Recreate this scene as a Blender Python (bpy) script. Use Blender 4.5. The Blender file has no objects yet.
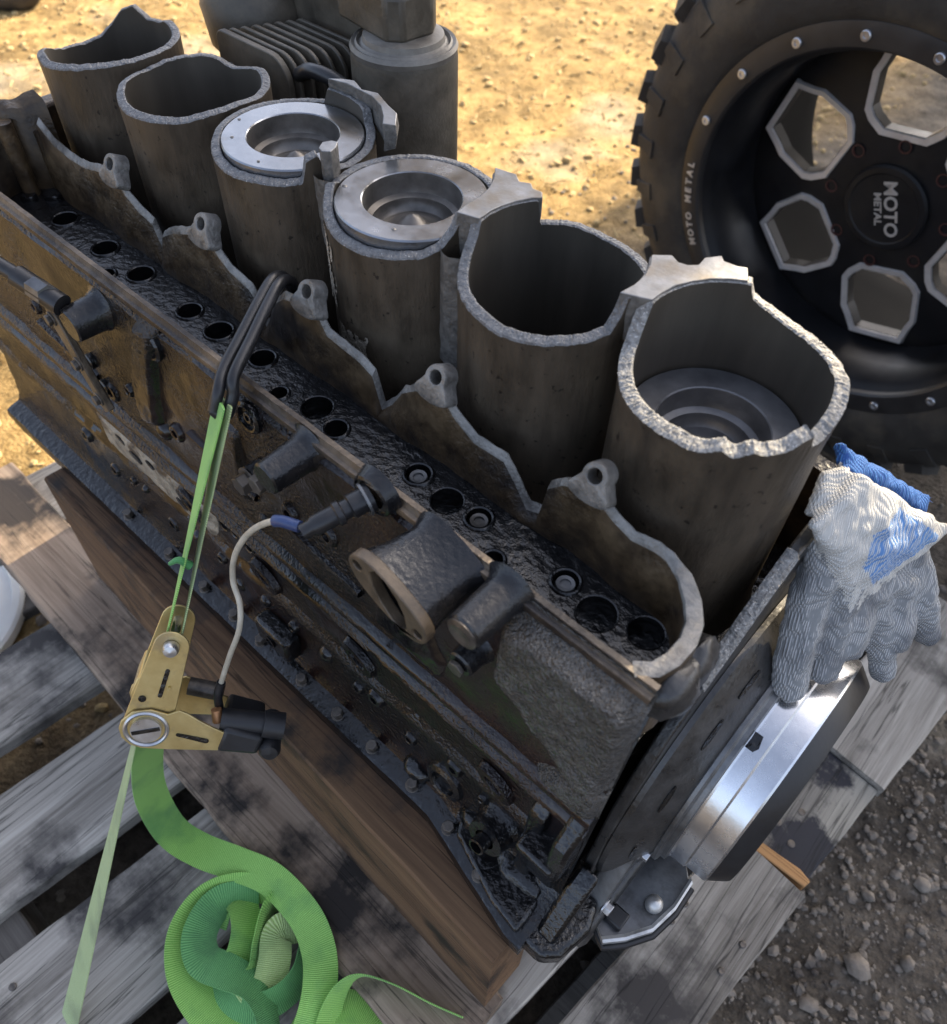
import bpy, bmesh, math, random
from mathutils import Vector, Matrix, noise as mnoise

random.seed(7)
S = 0.001                      # everything below is laid out in millimetres, deck of the engine at z = 0
PI = math.pi
R = math.radians
scn = bpy.context.scene
COL = scn.collection

# ------------------------------------------------------------------ camera
cam_d = bpy.data.cameras.new('camera')
cam = bpy.data.objects.new('camera', cam_d)
COL.objects.link(cam)
rgt = Vector((0.73558121, 0.67704541, 0.02301724))
dwn = Vector((0.53294866, -0.55738314, -0.63662372))
fwd = Vector((-0.41819375, 0.48055546, -0.77083101))
cam.matrix_world = Matrix(((rgt.x, -dwn.x, -fwd.x, 120.39 * S), (rgt.y, -dwn.y, -fwd.y, -340.38 * S),
                           (rgt.z, -dwn.z, -fwd.z, 261.92 * S), (0, 0, 0, 1)))
cam_d.sensor_fit = 'HORIZONTAL'
cam_d.sensor_width = 36.0
cam_d.lens = 36.0 * 824.5 / 947.0
cam_d.clip_start = 0.02
cam_d.clip_end = 800.0
scn.camera = cam
cam_d.dof.use_dof = True                                # a phone lens: 3.5 mm wide, focused on the barrels
cam_d.dof.focus_distance = 0.60
cam_d.dof.aperture_fstop = 9.0

# ------------------------------------------------------------------ sky, sun, exposure
SUN_EL = R(35.0)
SUN_AZ = R(0.0)                # clockwise from +Y: the sun stands behind the engine
w = bpy.data.worlds.new('World')
scn.world = w
w.use_nodes = True
nt = w.node_tree
bg = nt.nodes['Background']
sky = nt.nodes.new('ShaderNodeTexSky')
sky.sky_type = 'NISHITA'
sky.sun_disc = False
sky.sun_elevation = SUN_EL
sky.sun_rotation = SUN_AZ
sky.air_density = 0.65
sky.dust_density = 4.0
sky.ozone_density = 0.5
hs_ = nt.nodes.new('ShaderNodeHueSaturation')            # hazy, milky sky all round
hs_.inputs['Saturation'].default_value = 0.72
nt.links.new(sky.outputs[0], hs_.inputs['Color'])
nt.links.new(hs_.outputs[0], bg.inputs[0])
bg.inputs[1].default_value = 0.15
sd = bpy.data.lights.new('sun', 'SUN')
sd.energy = 3.2
sd.angle = R(0.5)
sd.color = (1.0, 0.83, 0.58)
sun = bpy.data.objects.new('sun', sd)
COL.objects.link(sun)
sdir = Vector((math.sin(SUN_AZ) * math.cos(SUN_EL), math.cos(SUN_AZ) * math.cos(SUN_EL), math.sin(SUN_EL)))
sun.rotation_euler = (-sdir).to_track_quat('-Z', 'Y').to_euler()
sun.location = (0, 0, 5)
vs = scn.view_settings
vs.view_transform = 'Standard'
vs.look = 'None'
vs.exposure = 1.85
vs.gamma = 1.0
vs.use_curve_mapping = False


# ------------------------------------------------------------------ helpers
def tag(o, label=None, cat=None, group=None, kind=None):
    if label: o['label'] = label
    if cat: o['category'] = cat
    if group: o['group'] = group
    if kind: o['kind'] = kind
    return o


def thing(name, label, cat, loc=(0, 0, 0), group=None):
    o = bpy.data.objects.new(name, None)
    COL.objects.link(o)
    o.location = Vector(loc) * S
    o.empty_display_size = 0.05
    return tag(o, label, cat, group)


def link(name, me, mat, parent=None, smooth=35):
    me.name = name
    if mat is not None and not me.materials:
        for m in (mat if isinstance(mat, (list, tuple)) else [mat]):
            me.materials.append(m)
    o = bpy.data.objects.new(name, me)
    COL.objects.link(o)
    if smooth is not None:
        me.shade_smooth()
        try: me.set_sharp_from_angle(angle=R(smooth))
        except Exception: pass
    adopt(o, parent)
    return o


def adopt(o, parent):
    if parent is not None:
        o.parent = parent
        # meshes are laid out in world coordinates; only the thing's Empty is offset
        o.matrix_parent_inverse = Matrix.Translation(-parent.location) if parent.type == 'EMPTY' else Matrix.Identity(4)


class MB:
    """collects geometry in millimetres"""
    def __init__(self):
        self.v = []; self.f = []; self.m = []
    def add(self, vs_, fs_, mi=0):
        b = len(self.v)
        self.v += [tuple(p) for p in vs_]
        for f in fs_:
            self.f.append([b + i for i in f]); self.m.append(mi)
        return b
    def box(self, x0, x1, y0, y1, z0, z1, mi=0):
        self.add([(x0, y0, z0), (x1, y0, z0), (x1, y1, z0), (x0, y1, z0), (x0, y0, z1), (x1, y0, z1), (x1, y1, z1), (x0, y1, z1)],
                 [(3, 2, 1, 0), (4, 5, 6, 7), (0, 1, 5, 4), (1, 2, 6, 5), (2, 3, 7, 6), (3, 0, 4, 7)], mi)
        return self
    def prism(self, poly, o, u, v, n, h0, h1, mi=0):
        """polygon in (u,v) round o, from h0 to h1 along n"""
        o, u, v, n = Vector(o), Vector(u), Vector(v), Vector(n)
        k = len(poly)
        a = [o + u * p[0] + v * p[1] + n * h0 for p in poly]
        b = [o + u * p[0] + v * p[1] + n * h1 for p in poly]
        self.add(a + b, [list(range(k - 1, -1, -1)), list(range(k, 2 * k))] +
                 [(i, (i + 1) % k, k + (i + 1) % k, k + i) for i in range(k)], mi)
        return self
    def lathe(self, prof, o, n, seg=32, a0=0, a1=2 * PI, mi=0, ref=None):
        """prof: (radius, height along n)"""
        o, n = Vector(o), Vector(n).normalized()
        u = Vector(ref) if ref else (Vector((0, 0, 1)).cross(n) if abs(n.z) < .9 else Vector((1, 0, 0)))
        u = (u - n * u.dot(n)).normalized()
        v = n.cross(u)
        full = abs(a1 - a0 - 2 * PI) < 1e-6
        ns = seg if full else seg + 1
        vs_, k = [], len(prof)
        for i in range(ns):
            a = a0 + (a1 - a0) * i / seg
            d = u * math.cos(a) + v * math.sin(a)
            vs_ += [o + d * r + n * h for r, h in prof]
        fs_ = []
        for i in range(seg):
            j = (i + 1) % ns
            for q in range(k - 1):
                fs_.append((i * k + q, j * k + q, j * k + q + 1, i * k + q + 1))
        self.add(vs_, fs_, mi)
        return self
    def cyl(self, a, b, r, r2=None, seg=20, mi=0):
        a, b = Vector(a), Vector(b)
        h = (b - a).length
        r2 = r if r2 is None else r2
        return self.lathe([(0, 0), (r, 0), (r2, h), (0, h)], a, b - a, seg, mi=mi)
    def tube(self, pts, r, seg=10, mi=0, closed=False):
        pts = [Vector(p) for p in pts]
        n = len(pts)
        rings = []
        up = Vector((0.13, 0.21, 0.97))
        for i, p in enumerate(pts):
            t = (pts[min(i + 1, n - 1)] - pts[max(i - 1, 0)]).normalized()
            a = t.cross(up)
            if a.length < .05: a = t.cross(Vector((1, 0, 0)))
            a.normalize(); b = a.cross(t)
            up = b
            rr = r[i] if isinstance(r, (list, tuple)) else r
            rings.append([p + (a * math.cos(2 * PI * k / seg) + b * math.sin(2 * PI * k / seg)) * rr for k in range(seg)])
        vs_ = [q for ring in rings for q in ring]
        fs_ = [(i * seg + k, i * seg + (k + 1) % seg, (i + 1) * seg + (k + 1) % seg, (i + 1) * seg + k) for i in range(n - 1) for k in range(seg)]
        fs_ += [list(range(seg - 1, -1, -1)), [(n - 1) * seg + k for k in range(seg)]]
        self.add(vs_, fs_, mi)
        return self
    def grid(self, rows, closed_u=False, closed_v=False, mi=0):
        n, k = len(rows), len(rows[0])
        vs_ = [p for r in rows for p in r]
        fs_ = []
        for i in range(n if closed_u else n - 1):
            for j in range(k if closed_v else k - 1):
                fs_.append((i * k + j, ((i + 1) % n) * k + j, ((i + 1) % n) * k + (j + 1) % k, i * k + (j + 1) % k))
        self.add(vs_, fs_, mi)
        return self
    def mesh(self):
        me = bpy.data.meshes.new('m')
        me.from_pydata([(a * S, b * S, c * S) for a, b, c in self.v], [], self.f)
        me.polygons.foreach_set('material_index', self.m)
        bm = bmesh.new(); bm.from_mesh(me)
        bmesh.ops.recalc_face_normals(bm, faces=bm.faces)
        bm.to_mesh(me); bm.free()
        return me
    def build(self, name, mat, parent=None, smooth=35, bevel=0):
        o = link(name, self.mesh(), mat, parent, smooth)
        if bevel:
            m = o.modifiers.new('bevel', 'BEVEL'); m.width = bevel * S; m.segments = 2; m.limit_method = 'ANGLE'; m.angle_limit = R(40)
        return o


def resample(pts, step):
    pts = [Vector(p) for p in pts]
    out = [pts[0]]
    for a, b in zip(pts, pts[1:]):
        k = max(1, int((b - a).length / step + .5))
        out += [a.lerp(b, i / k) for i in range(1, k + 1)]
    return out


def smooth_path(pts, n=8):
    """Catmull-Rom"""
    p = [Vector(q) for q in pts]
    p = [p[0] * 2 - p[1]] + p + [p[-1] * 2 - p[-2]]
    out = []
    for i in range(1, len(p) - 2):
        for k in range(n):
            t = k / n
            out.append(.5 * ((2 * p[i]) + (p[i + 1] - p[i - 1]) * t + (2 * p[i - 1] - 5 * p[i] + 4 * p[i + 1] - p[i + 2]) * t * t +
                             (3 * p[i] - p[i - 1] - 3 * p[i + 1] + p[i + 2]) * t ** 3))
    out.append(p[-2])
    return out


def nz(x, y, z, s):
    return mnoise.noise(Vector((x * s, y * s, z * s)))


def evaluated(*objs):
    """mesh of the first object with its modifiers, worked out in a scratch scene"""
    sc = bpy.data.scenes.new('scratch')
    for o in objs: sc.collection.objects.link(o)
    vl = sc.view_layers[0]
    vl.update()
    me = bpy.data.meshes.new_from_object(objs[0].evaluated_get(vl.depsgraph))
    for o in objs: bpy.data.objects.remove(o)
    bpy.data.scenes.remove(sc)
    return me


def boolean(name, base_mb, cutters, mat, parent, smooth=35, bevel=0):
    """base minus all cutters, applied"""
    base = bpy.data.objects.new('b', base_mb.mesh())
    cut = bpy.data.objects.new('c', cutters.mesh())
    m = base.modifiers.new('bool', 'BOOLEAN'); m.operation = 'DIFFERENCE'; m.solver = 'EXACT'; m.object = cut
    me = evaluated(base, cut)
    me.materials.clear()
    o = link(name, me, mat, parent, smooth)
    if bevel:
        m = o.modifiers.new('bevel', 'BEVEL'); m.width = bevel * S; m.segments = 2; m.limit_method = 'ANGLE'; m.angle_limit = R(40)
    return o


# ------------------------------------------------------------------ materials
def mat(name, c1, c2, scale=40, rough=(.5, .7), metallic=0.0, bump=.3, bscale=300, bdist=.6, coat=0.0, spec=.5, c3=None, c3scale=9, c3lo=.55, c3hi=.68,
        c3rough=None, stretch=(1, 1, 1), wrinkle=0.0, wscale=120, speck=None, speck_scale=500, speck_lo=.62, patchy=0):
    m = bpy.data.materials.new(name); m.use_nodes = True
    t = m.node_tree; N = t.nodes; L = t.links
    b = N['Principled BSDF']
    tc = N.new('ShaderNodeTexCoord'); mp = N.new('ShaderNodeMapping'); mp.inputs['Scale'].default_value = stretch
    L.new(tc.outputs['Object'], mp.inputs[0])
    n1 = N.new('ShaderNodeTexNoise'); n1.inputs['Scale'].default_value = scale; n1.inputs['Detail'].default_value = 8; n1.inputs['Roughness'].default_value = .65
    L.new(mp.outputs[0], n1.inputs[0])
    r1 = N.new('ShaderNodeValToRGB'); r1.color_ramp.elements[0].position = .32; r1.color_ramp.elements[1].position = .68
    r1.color_ramp.elements[0].color = (*c1, 1); r1.color_ramp.elements[1].color = (*c2, 1)
    L.new(n1.outputs[0], r1.inputs[0])
    col = r1.outputs[0]
    mr = N.new('ShaderNodeMapRange'); mr.inputs[1].default_value = .3; mr.inputs[2].default_value = .7; mr.inputs[3].default_value = rough[0]; mr.inputs[4].default_value = rough[1]
    L.new(n1.outputs[0], mr.inputs[0])
    ro = mr.outputs[0]
    if c3 is not None:
        n3 = N.new('ShaderNodeTexNoise'); n3.inputs['Scale'].default_value = c3scale; n3.inputs['Detail'].default_value = 6; n3.inputs['Roughness'].default_value = .6
        L.new(tc.outputs['Object'], n3.inputs[0])
        m3 = N.new('ShaderNodeMapRange'); m3.inputs[1].default_value = c3lo; m3.inputs[2].default_value = c3hi
        L.new(n3.outputs[0], m3.inputs[0])
        mx = N.new('ShaderNodeMix'); mx.data_type = 'RGBA'
        L.new(m3.outputs[0], mx.inputs[0]); L.new(col, mx.inputs[6]); mx.inputs[7].default_value = (*c3, 1)
        col = mx.outputs[2]
        if c3rough is not None:
            mxr = N.new('ShaderNodeMix'); L.new(m3.outputs[0], mxr.inputs[0]); L.new(ro, mxr.inputs[2]); mxr.inputs[3].default_value = c3rough
            ro = mxr.outputs[0]
    if speck is not None:
        ns = N.new('ShaderNodeTexNoise'); ns.inputs['Scale'].default_value = speck_scale; ns.inputs['Detail'].default_value = 3
        L.new(tc.outputs['Object'], ns.inputs[0])
        ms = N.new('ShaderNodeMapRange'); ms.inputs[1].default_value = speck_lo; ms.inputs[2].default_value = speck_lo + .06
        L.new(ns.outputs[0], ms.inputs[0])
        mx2 = N.new('ShaderNodeMix'); mx2.data_type = 'RGBA'
        L.new(ms.outputs[0], mx2.inputs[0]); L.new(col, mx2.inputs[6]); mx2.inputs[7].default_value = (*speck, 1)
        col = mx2.outputs[2]
    L.new(col, b.inputs['Base Color']); L.new(ro, b.inputs['Roughness'])
    b.inputs['Metallic'].default_value = metallic
    b.inputs['Specular IOR Level'].default_value = spec
    if coat:
        b.inputs['Coat Weight'].default_value = coat; b.inputs['Coat Roughness'].default_value = .12
    if bump:
        n2 = N.new('ShaderNodeTexNoise'); n2.inputs['Scale'].default_value = bscale; n2.inputs['Detail'].default_value = 5
        L.new(mp.outputs[0], n2.inputs[0])
        bp = N.new('ShaderNodeBump'); bp.inputs['Strength'].default_value = bump; bp.inputs['Distance'].default_value = bdist * S
        h = n2.outputs[0]
        if wrinkle:
            vo = N.new('ShaderNodeTexVoronoi'); vo.feature = 'SMOOTH_F1'; vo.inputs['Scale'].default_value = wscale
            nd = N.new('ShaderNodeTexNoise'); nd.inputs['Scale'].default_value = wscale * .7; nd.inputs['Detail'].default_value = 3
            L.new(tc.outputs['Object'], nd.inputs[0])
            va = N.new('ShaderNodeVectorMath'); va.operation = 'MULTIPLY_ADD'; va.inputs[1].default_value = (.02, .02, .02)
            L.new(nd.outputs['Color'], va.inputs[0]); L.new(tc.outputs['Object'], va.inputs[2]); L.new(va.outputs[0], vo.inputs[0])
            ma = N.new('ShaderNodeMath'); ma.operation = 'MULTIPLY_ADD'; ma.inputs[1].default_value = wrinkle
            L.new(vo.outputs[0], ma.inputs[0]); L.new(h, ma.inputs[2]); h = ma.outputs[0]
        if patchy:                                       # crust in some places, smooth oil film in others
            npz = N.new('ShaderNodeTexNoise'); npz.inputs['Scale'].default_value = patchy; npz.inputs['Detail'].default_value = 5; L.new(tc.outputs['Object'], npz.inputs[0])
            mpz = N.new('ShaderNodeMapRange'); mpz.inputs[1].default_value = .42; mpz.inputs[2].default_value = .60; mpz.inputs[3].default_value = bump * .12; mpz.inputs[4].default_value = bump
            L.new(npz.outputs[0], mpz.inputs[0]); L.new(mpz.outputs[0], bp.inputs['Strength'])
        L.new(h, bp.inputs['Height']); L.new(bp.outputs[0], b.inputs['Normal'])
    return m


M = {}
M['cyl'] = mat('cast_iron_barrel', (.030, .024, .0175), (.088, .068, .047), 34, (.32, .58), bump=.8, bscale=520, bdist=.9, c3=(.115, .092, .063), c3scale=10, c3lo=.52, c3hi=.72, spec=.45, speck=(.016, .012, .009), speck_scale=200, speck_lo=.65, patchy=18, stretch=(1, 1, .35))
M['bore'] = mat('bore_steel', (.045, .040, .033), (.090, .078, .062), 18, (.35, .55), metallic=.25, bump=.1, bscale=500, stretch=(1, 1, .15))
M['fracture'] = mat('broken_iron', (.11, .108, .105), (.34, .335, .32), 300, (.5, .8), metallic=.2, bump=1.0, bscale=420, bdist=2.0, speck=(.50, .49, .47), speck_scale=800, speck_lo=.60)
M['fracture_dull'] = mat('broken_iron_dull', (.085, .086, .088), (.20, .20, .20), 240, (.4, .7), metallic=.3, bump=1.0, bscale=460, bdist=1.6, speck=(.42, .42, .42), speck_scale=900, speck_lo=.64)
M['deck'] = mat('milled_deck', (.15, .152, .155), (.27, .273, .278), 60, (.3, .45), metallic=.6, bump=.3, bscale=300, c3=(.17, .148, .12), c3scale=26, c3lo=.48, c3hi=.62)
M['fragment_side'] = mat('fragment_side', (.07, .066, .06), (.17, .16, .145), 150, (.5, .75), metallic=.2, bump=.9, bscale=300, bdist=1.4)
M['jacket'] = mat('jacket_cast', (.020, .013, .0075), (.088, .058, .029), 60, (.28, .55), bump=1.0, bscale=260, bdist=1.6, c3=(.010, .007, .0055), c3scale=12, c3lo=.5, c3hi=.62, spec=.45, patchy=22)
M['gasket_face'] = mat('gasket_face', (.10, .096, .088), (.25, .24, .222), 90, (.32, .52), metallic=.3, bump=.8, bscale=300, bdist=1.0, c3=(.05, .042, .034), c3scale=25)
M['oil'] = mat('oily_black', (.003, .0033, .004), (.009, .0086, .009), 60, (.05, .18), bump=.85, bscale=170, bdist=1.8, spec=.6)
M['oil_rough'] = mat('oily_crust', (.016, .014, .013), (.045, .037, .030), 90, (.2, .42), bump=.9, bscale=160, bdist=1.6, wrinkle=.8, wscale=150, spec=.6)
M['side'] = mat('oily_cast_side', (.007, .004, .0037), (.024, .012, .0095), 34, (.10, .34), bump=1.0, bscale=340, bdist=2.0, wrinkle=.6, wscale=230, c3=(.0042, .0038, .0042), c3scale=5, c3lo=.42, c3hi=.56, c3rough=.10, spec=.5, patchy=13)
M['crust'] = mat('crusted_panel', (.014, .012, .010), (.075, .068, .058), 130, (.08, .24), bump=1.0, bscale=420, bdist=2.6, wrinkle=.7, wscale=320, spec=1.0)
M['rail'] = mat('worn_rail', (.035, .026, .019), (.19, .145, .10), 26, (.28, .5), metallic=.25, bump=.7, bscale=320, bdist=.9, c3=(.018, .014, .012), c3scale=12, c3lo=.46, c3hi=.6)
M['boss'] = mat('dark_boss', (.005, .0054, .0066), (.017, .0163, .017), 60, (.14, .34), bump=.6, bscale=300, bdist=1.0, spec=.5)
M['flange'] = mat('rusty_flange', (.055, .041, .027), (.145, .107, .070), 50, (.35, .55), metallic=.2, bump=.6, bscale=350, c3=(.10, .054, .028), c3scale=28, c3lo=.56)
M['steel'] = mat('machined_steel', (.55, .56, .58), (.72, .73, .75), 30, (.20, .34), metallic=.95, bump=.08, bscale=300, c3=(.50, .46, .38), c3scale=12)
M['steel_dull'] = mat('dull_steel', (.12, .122, .125), (.24, .243, .245), 40, (.32, .5), metallic=.7, bump=.25, bscale=300, c3=(.07, .066, .062), c3scale=18)
M['alu'] = mat('cast_alloy', (.50, .49, .47), (.72, .71, .68), 60, (.35, .55), metallic=.7, bump=.4, bscale=260, c3=(.25, .24, .22), c3scale=24)
M['black'] = mat('black_paint', (.010, .010, .011), (.020, .020, .022), 40, (.30, .45), bump=.15, bscale=300)
M['rubber_grip'] = mat('black_grip', (.012, .012, .013), (.022, .022, .024), 60, (.40, .55), bump=.2, bscale=350)
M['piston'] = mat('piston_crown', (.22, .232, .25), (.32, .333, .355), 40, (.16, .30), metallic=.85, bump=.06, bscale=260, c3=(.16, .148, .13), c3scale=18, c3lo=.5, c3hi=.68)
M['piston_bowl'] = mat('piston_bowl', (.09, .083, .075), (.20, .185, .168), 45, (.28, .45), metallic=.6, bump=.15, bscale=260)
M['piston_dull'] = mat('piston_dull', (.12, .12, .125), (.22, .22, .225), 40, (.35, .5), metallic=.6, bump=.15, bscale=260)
M['bolt'] = mat('dirty_bolt', (.05, .045, .04), (.15, .13, .11), 120, (.3, .5), metallic=.5, bump=.4, bscale=300)
M['bolt_bright'] = mat('bright_bolt', (.45, .45, .46), (.62, .62, .63), 80, (.25, .4), metallic=.9, bump=.1)
M['gold'] = mat('zinc_yellow', (.52, .40, .17), (.66, .53, .25), 50, (.30, .45), metallic=.75, bump=.12, bscale=300, c3=(.42, .33, .18), c3scale=40)
M['wire'] = mat('wire_sleeve', (.38, .34, .26), (.55, .50, .40), 90, (.45, .6), bump=.3, bscale=700)
M['plug_blue'] = mat('blue_plug', (.02, .035, .10), (.03, .055, .15), 80, (.3, .45), bump=.2)
M['pump'] = mat('accessory_grey', (.040, .034, .025), (.088, .075, .055), 40, (.4, .6), bump=.5, bscale=320, c3=(.12, .10, .074), c3scale=16, c3lo=.54, c3hi=.7)
M['pump_edge'] = mat('accessory_worn', (.11, .10, .085), (.22, .205, .18), 40, (.4, .6), metallic=.3, bump=.4, bscale=320)
M['tyre'] = mat('tyre_rubber', (.022, .020, .018), (.042, .038, .033), 30, (.6, .8), bump=.5, bscale=260, bdist=1.2, c3=(.095, .078, .055), c3scale=8, c3lo=.5, c3hi=.72, spec=.35)
M['wheel_black'] = mat('wheel_satin_black', (.008, .008, .009), (.014, .014, .016), 25, (.36, .52), bump=.06, bscale=200, c3=(.026, .024, .021), c3scale=9, c3lo=.52, c3hi=.75, spec=.28)
M['wheel_ring'] = mat('wheel_ring_dark', (.018, .017, .017), (.032, .030, .029), 25, (.35, .5), bump=.1, bscale=250)
M['wheel_edge'] = mat('milled_window_edge', (.58, .56, .54), (.72, .70, .68), 40, (.35, .5), metallic=.45, bump=.08)
M['lettering'] = mat('silver_lettering', (.52, .51, .49), (.64, .63, .61), 80, (.4, .55), metallic=.5, bump=.1)
M['lug'] = mat('red_lug_hole', (.05, .02, .018), (.09, .035, .03), 60, (.4, .55), bump=.1)
M['lid'] = mat('white_plastic', (.74, .75, .74), (.82, .83, .82), 20, (.4, .55), bump=.08)
M['rock'] = mat('stone', (.105, .088, .070), (.26, .225, .185), 30, (.75, .95), bump=.8, bscale=180, bdist=2, c3=(.06, .05, .042), c3scale=12)
M['plate_dark'] = mat('dark_plate', (.014, .0138, .0138), (.05, .048, .046), 50, (.22, .45), bump=.5, bscale=240, bdist=1.0, spec=.6)
M['pale_crust'] = mat('pale_crust', (.16, .135, .10), (.42, .37, .29), 70, (.25, .5), bump=1.0, bscale=260, bdist=1.6, wrinkle=.8, wscale=180, c3=(.05, .038, .028), c3scale=26, c3lo=.54, c3hi=.62, spec=.6)
M['shed'] = mat('dark_shed', (.012, .0115, .011), (.03, .028, .026), 3, (.7, .9), bump=.2)
M['matte_black'] = mat('matte_black', (.007, .007, .007), (.012, .012, .012), 25, (.85, .95), bump=0, spec=.1)
M['straw'] = mat('dry_straw', (.30, .21, .08), (.52, .40, .19), 30, (.7, .9), bump=0)
M['flake'] = mat('pale_scale', (.20, .17, .13), (.40, .35, .28), 120, (.6, .8), bump=1.0, bscale=420, bdist=1.0)
M['sheeting'] = mat('shade_tin', (.25, .25, .25), (.36, .36, .35), 8, (.4, .6), metallic=.5, bump=.1)  # tin of the shading sheets added out of view


def wood_mat(name, axis, c1, c2, stain, slo, shi, sscale=6, rough=(.6, .85), warm=None):
    """weathered timber, grain along the given axis"""
    m = bpy.data.materials.new(name); m.use_nodes = True
    t = m.node_tree; N = t.nodes; L = t.links; b = N['Principled BSDF']
    tc = N.new('ShaderNodeTexCoord'); oi = N.new('ShaderNodeObjectInfo')
    off = N.new('ShaderNodeVectorMath'); off.operation = 'MULTIPLY_ADD'; off.inputs[1].default_value = (3.1, 2.3, 1.7)
    cx = N.new('ShaderNodeCombineXYZ')
    for i in range(3): L.new(oi.outputs['Random'], cx.inputs[i])
    L.new(cx.outputs[0], off.inputs[0]); L.new(tc.outputs['Object'], off.inputs[2])
    mp = N.new('ShaderNodeMapping'); mp.inputs['Scale'].default_value = [(.035 if i == axis else 1) for i in range(3)]
    L.new(off.outputs[0], mp.inputs[0])
    g = N.new('ShaderNodeTexNoise'); g.inputs['Scale'].default_value = 230; g.inputs['Detail'].default_value = 9; g.inputs['Roughness'].default_value = .7; g.inputs['Distortion'].default_value = .4
    L.new(mp.outputs[0], g.inputs[0])
    g2 = N.new('ShaderNodeTexNoise'); g2.inputs['Scale'].default_value = 24; g2.inputs['Detail'].default_value = 6
    L.new(mp.outputs[0], g2.inputs[0])
    ad = N.new('ShaderNodeMath'); ad.operation = 'ADD'; L.new(g.outputs[0], ad.inputs[0]); L.new(g2.outputs[0], ad.inputs[1])
    r = N.new('ShaderNodeValToRGB'); r.color_ramp.elements[0].position = .36; r.color_ramp.elements[1].position = .64
    r.color_ramp.elements[0].color = (*c1, 1); r.color_ramp.elements[1].color = (*c2, 1)
    hv = N.new('ShaderNodeMath'); hv.operation = 'MULTIPLY'; hv.inputs[1].default_value = .5; L.new(ad.outputs[0], hv.inputs[0]); L.new(hv.outputs[0], r.inputs[0])
    sn = N.new('ShaderNodeTexNoise'); sn.inputs['Scale'].default_value = sscale; sn.inputs['Detail'].default_value = 7; sn.inputs['Roughness'].default_value = .62
    L.new(off.outputs[0], sn.inputs[0])
    sm = N.new('ShaderNodeMapRange'); sm.inputs[1].default_value = slo; sm.inputs[2].default_value = shi; L.new(sn.outputs[0], sm.inputs[0])
    mx = N.new('ShaderNodeMix'); mx.data_type = 'RGBA'; L.new(sm.outputs[0], mx.inputs[0]); L.new(r.outputs[0], mx.inputs[6]); mx.inputs[7].default_value = (*stain, 1)
    ck = N.new('ShaderNodeTexNoise'); ck.inputs['Scale'].default_value = 46; ck.inputs['Detail'].default_value = 4; L.new(mp.outputs[0], ck.inputs[0])
    c1_ = N.new('ShaderNodeMath'); c1_.operation = 'SUBTRACT'; c1_.inputs[1].default_value = .5; L.new(ck.outputs[0], c1_.inputs[0])
    c2_ = N.new('ShaderNodeMath'); c2_.operation = 'ABSOLUTE'; L.new(c1_.outputs[0], c2_.inputs[0])
    c3_ = N.new('ShaderNodeMapRange'); c3_.inputs[1].default_value = .002; c3_.inputs[2].default_value = .011; c3_.inputs[3].default_value = .42; c3_.inputs[4].default_value = 1; L.new(c2_.outputs[0], c3_.inputs[0])
    mk = N.new('ShaderNodeMix'); mk.data_type = 'RGBA'; mk.blend_type = 'MULTIPLY'; mk.inputs[0].default_value = 1; L.new(mx.outputs[2], mk.inputs[6]); L.new(c3_.outputs[0], mk.inputs[7])
    L.new(mk.outputs[2], b.inputs['Base Color'])
    rr = N.new('ShaderNodeMix'); L.new(sm.outputs[0], rr.inputs[0]); rr.inputs[2].default_value = rough[1]; rr.inputs[3].default_value = rough[0]; L.new(rr.outputs[0], b.inputs['Roughness'])
    bp = N.new('ShaderNodeBump'); bp.inputs['Strength'].default_value = .6; bp.inputs['Distance'].default_value = .0011; hh = N.new('ShaderNodeMath'); hh.operation = 'MULTIPLY'; L.new(hv.outputs[0], hh.inputs[0]); L.new(c3_.outputs[0], hh.inputs[1])
    L.new(hh.outputs[0], bp.inputs['Height']); L.new(bp.outputs[0], b.inputs['Normal'])
    b.inputs['Specular IOR Level'].default_value = .35
    return m


M['board'] = wood_mat('weathered_board', 1, (.15, .135, .115), (.46, .43, .38), (.040, .036, .034), .52, .64, 7)
M['stringer'] = wood_mat('weathered_stringer', 0, (.07, .065, .058), (.16, .148, .135), (.03, .028, .026), .5, .65, 6)
M['beam'] = wood_mat('brown_beam', 0, (.065, .034, .018), (.20, .118, .062), (.022, .016, .012), .52, .64, 10)
M['plank'] = wood_mat('stained_plank', 0, (.15, .105, .074), (.38, .295, .22), (.022, .017, .014), .47, .58, 8)
M['beam_end'] = wood_mat('beam_end', 2, (.12, .09, .065), (.25, .19, .14), (.05, .035, .025), .6, .7, 14)
M['splinter'] = wood_mat('fresh_wood', 0, (.34, .17, .065), (.50, .28, .12), (.25, .13, .06), .6, .7, 14)


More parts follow.
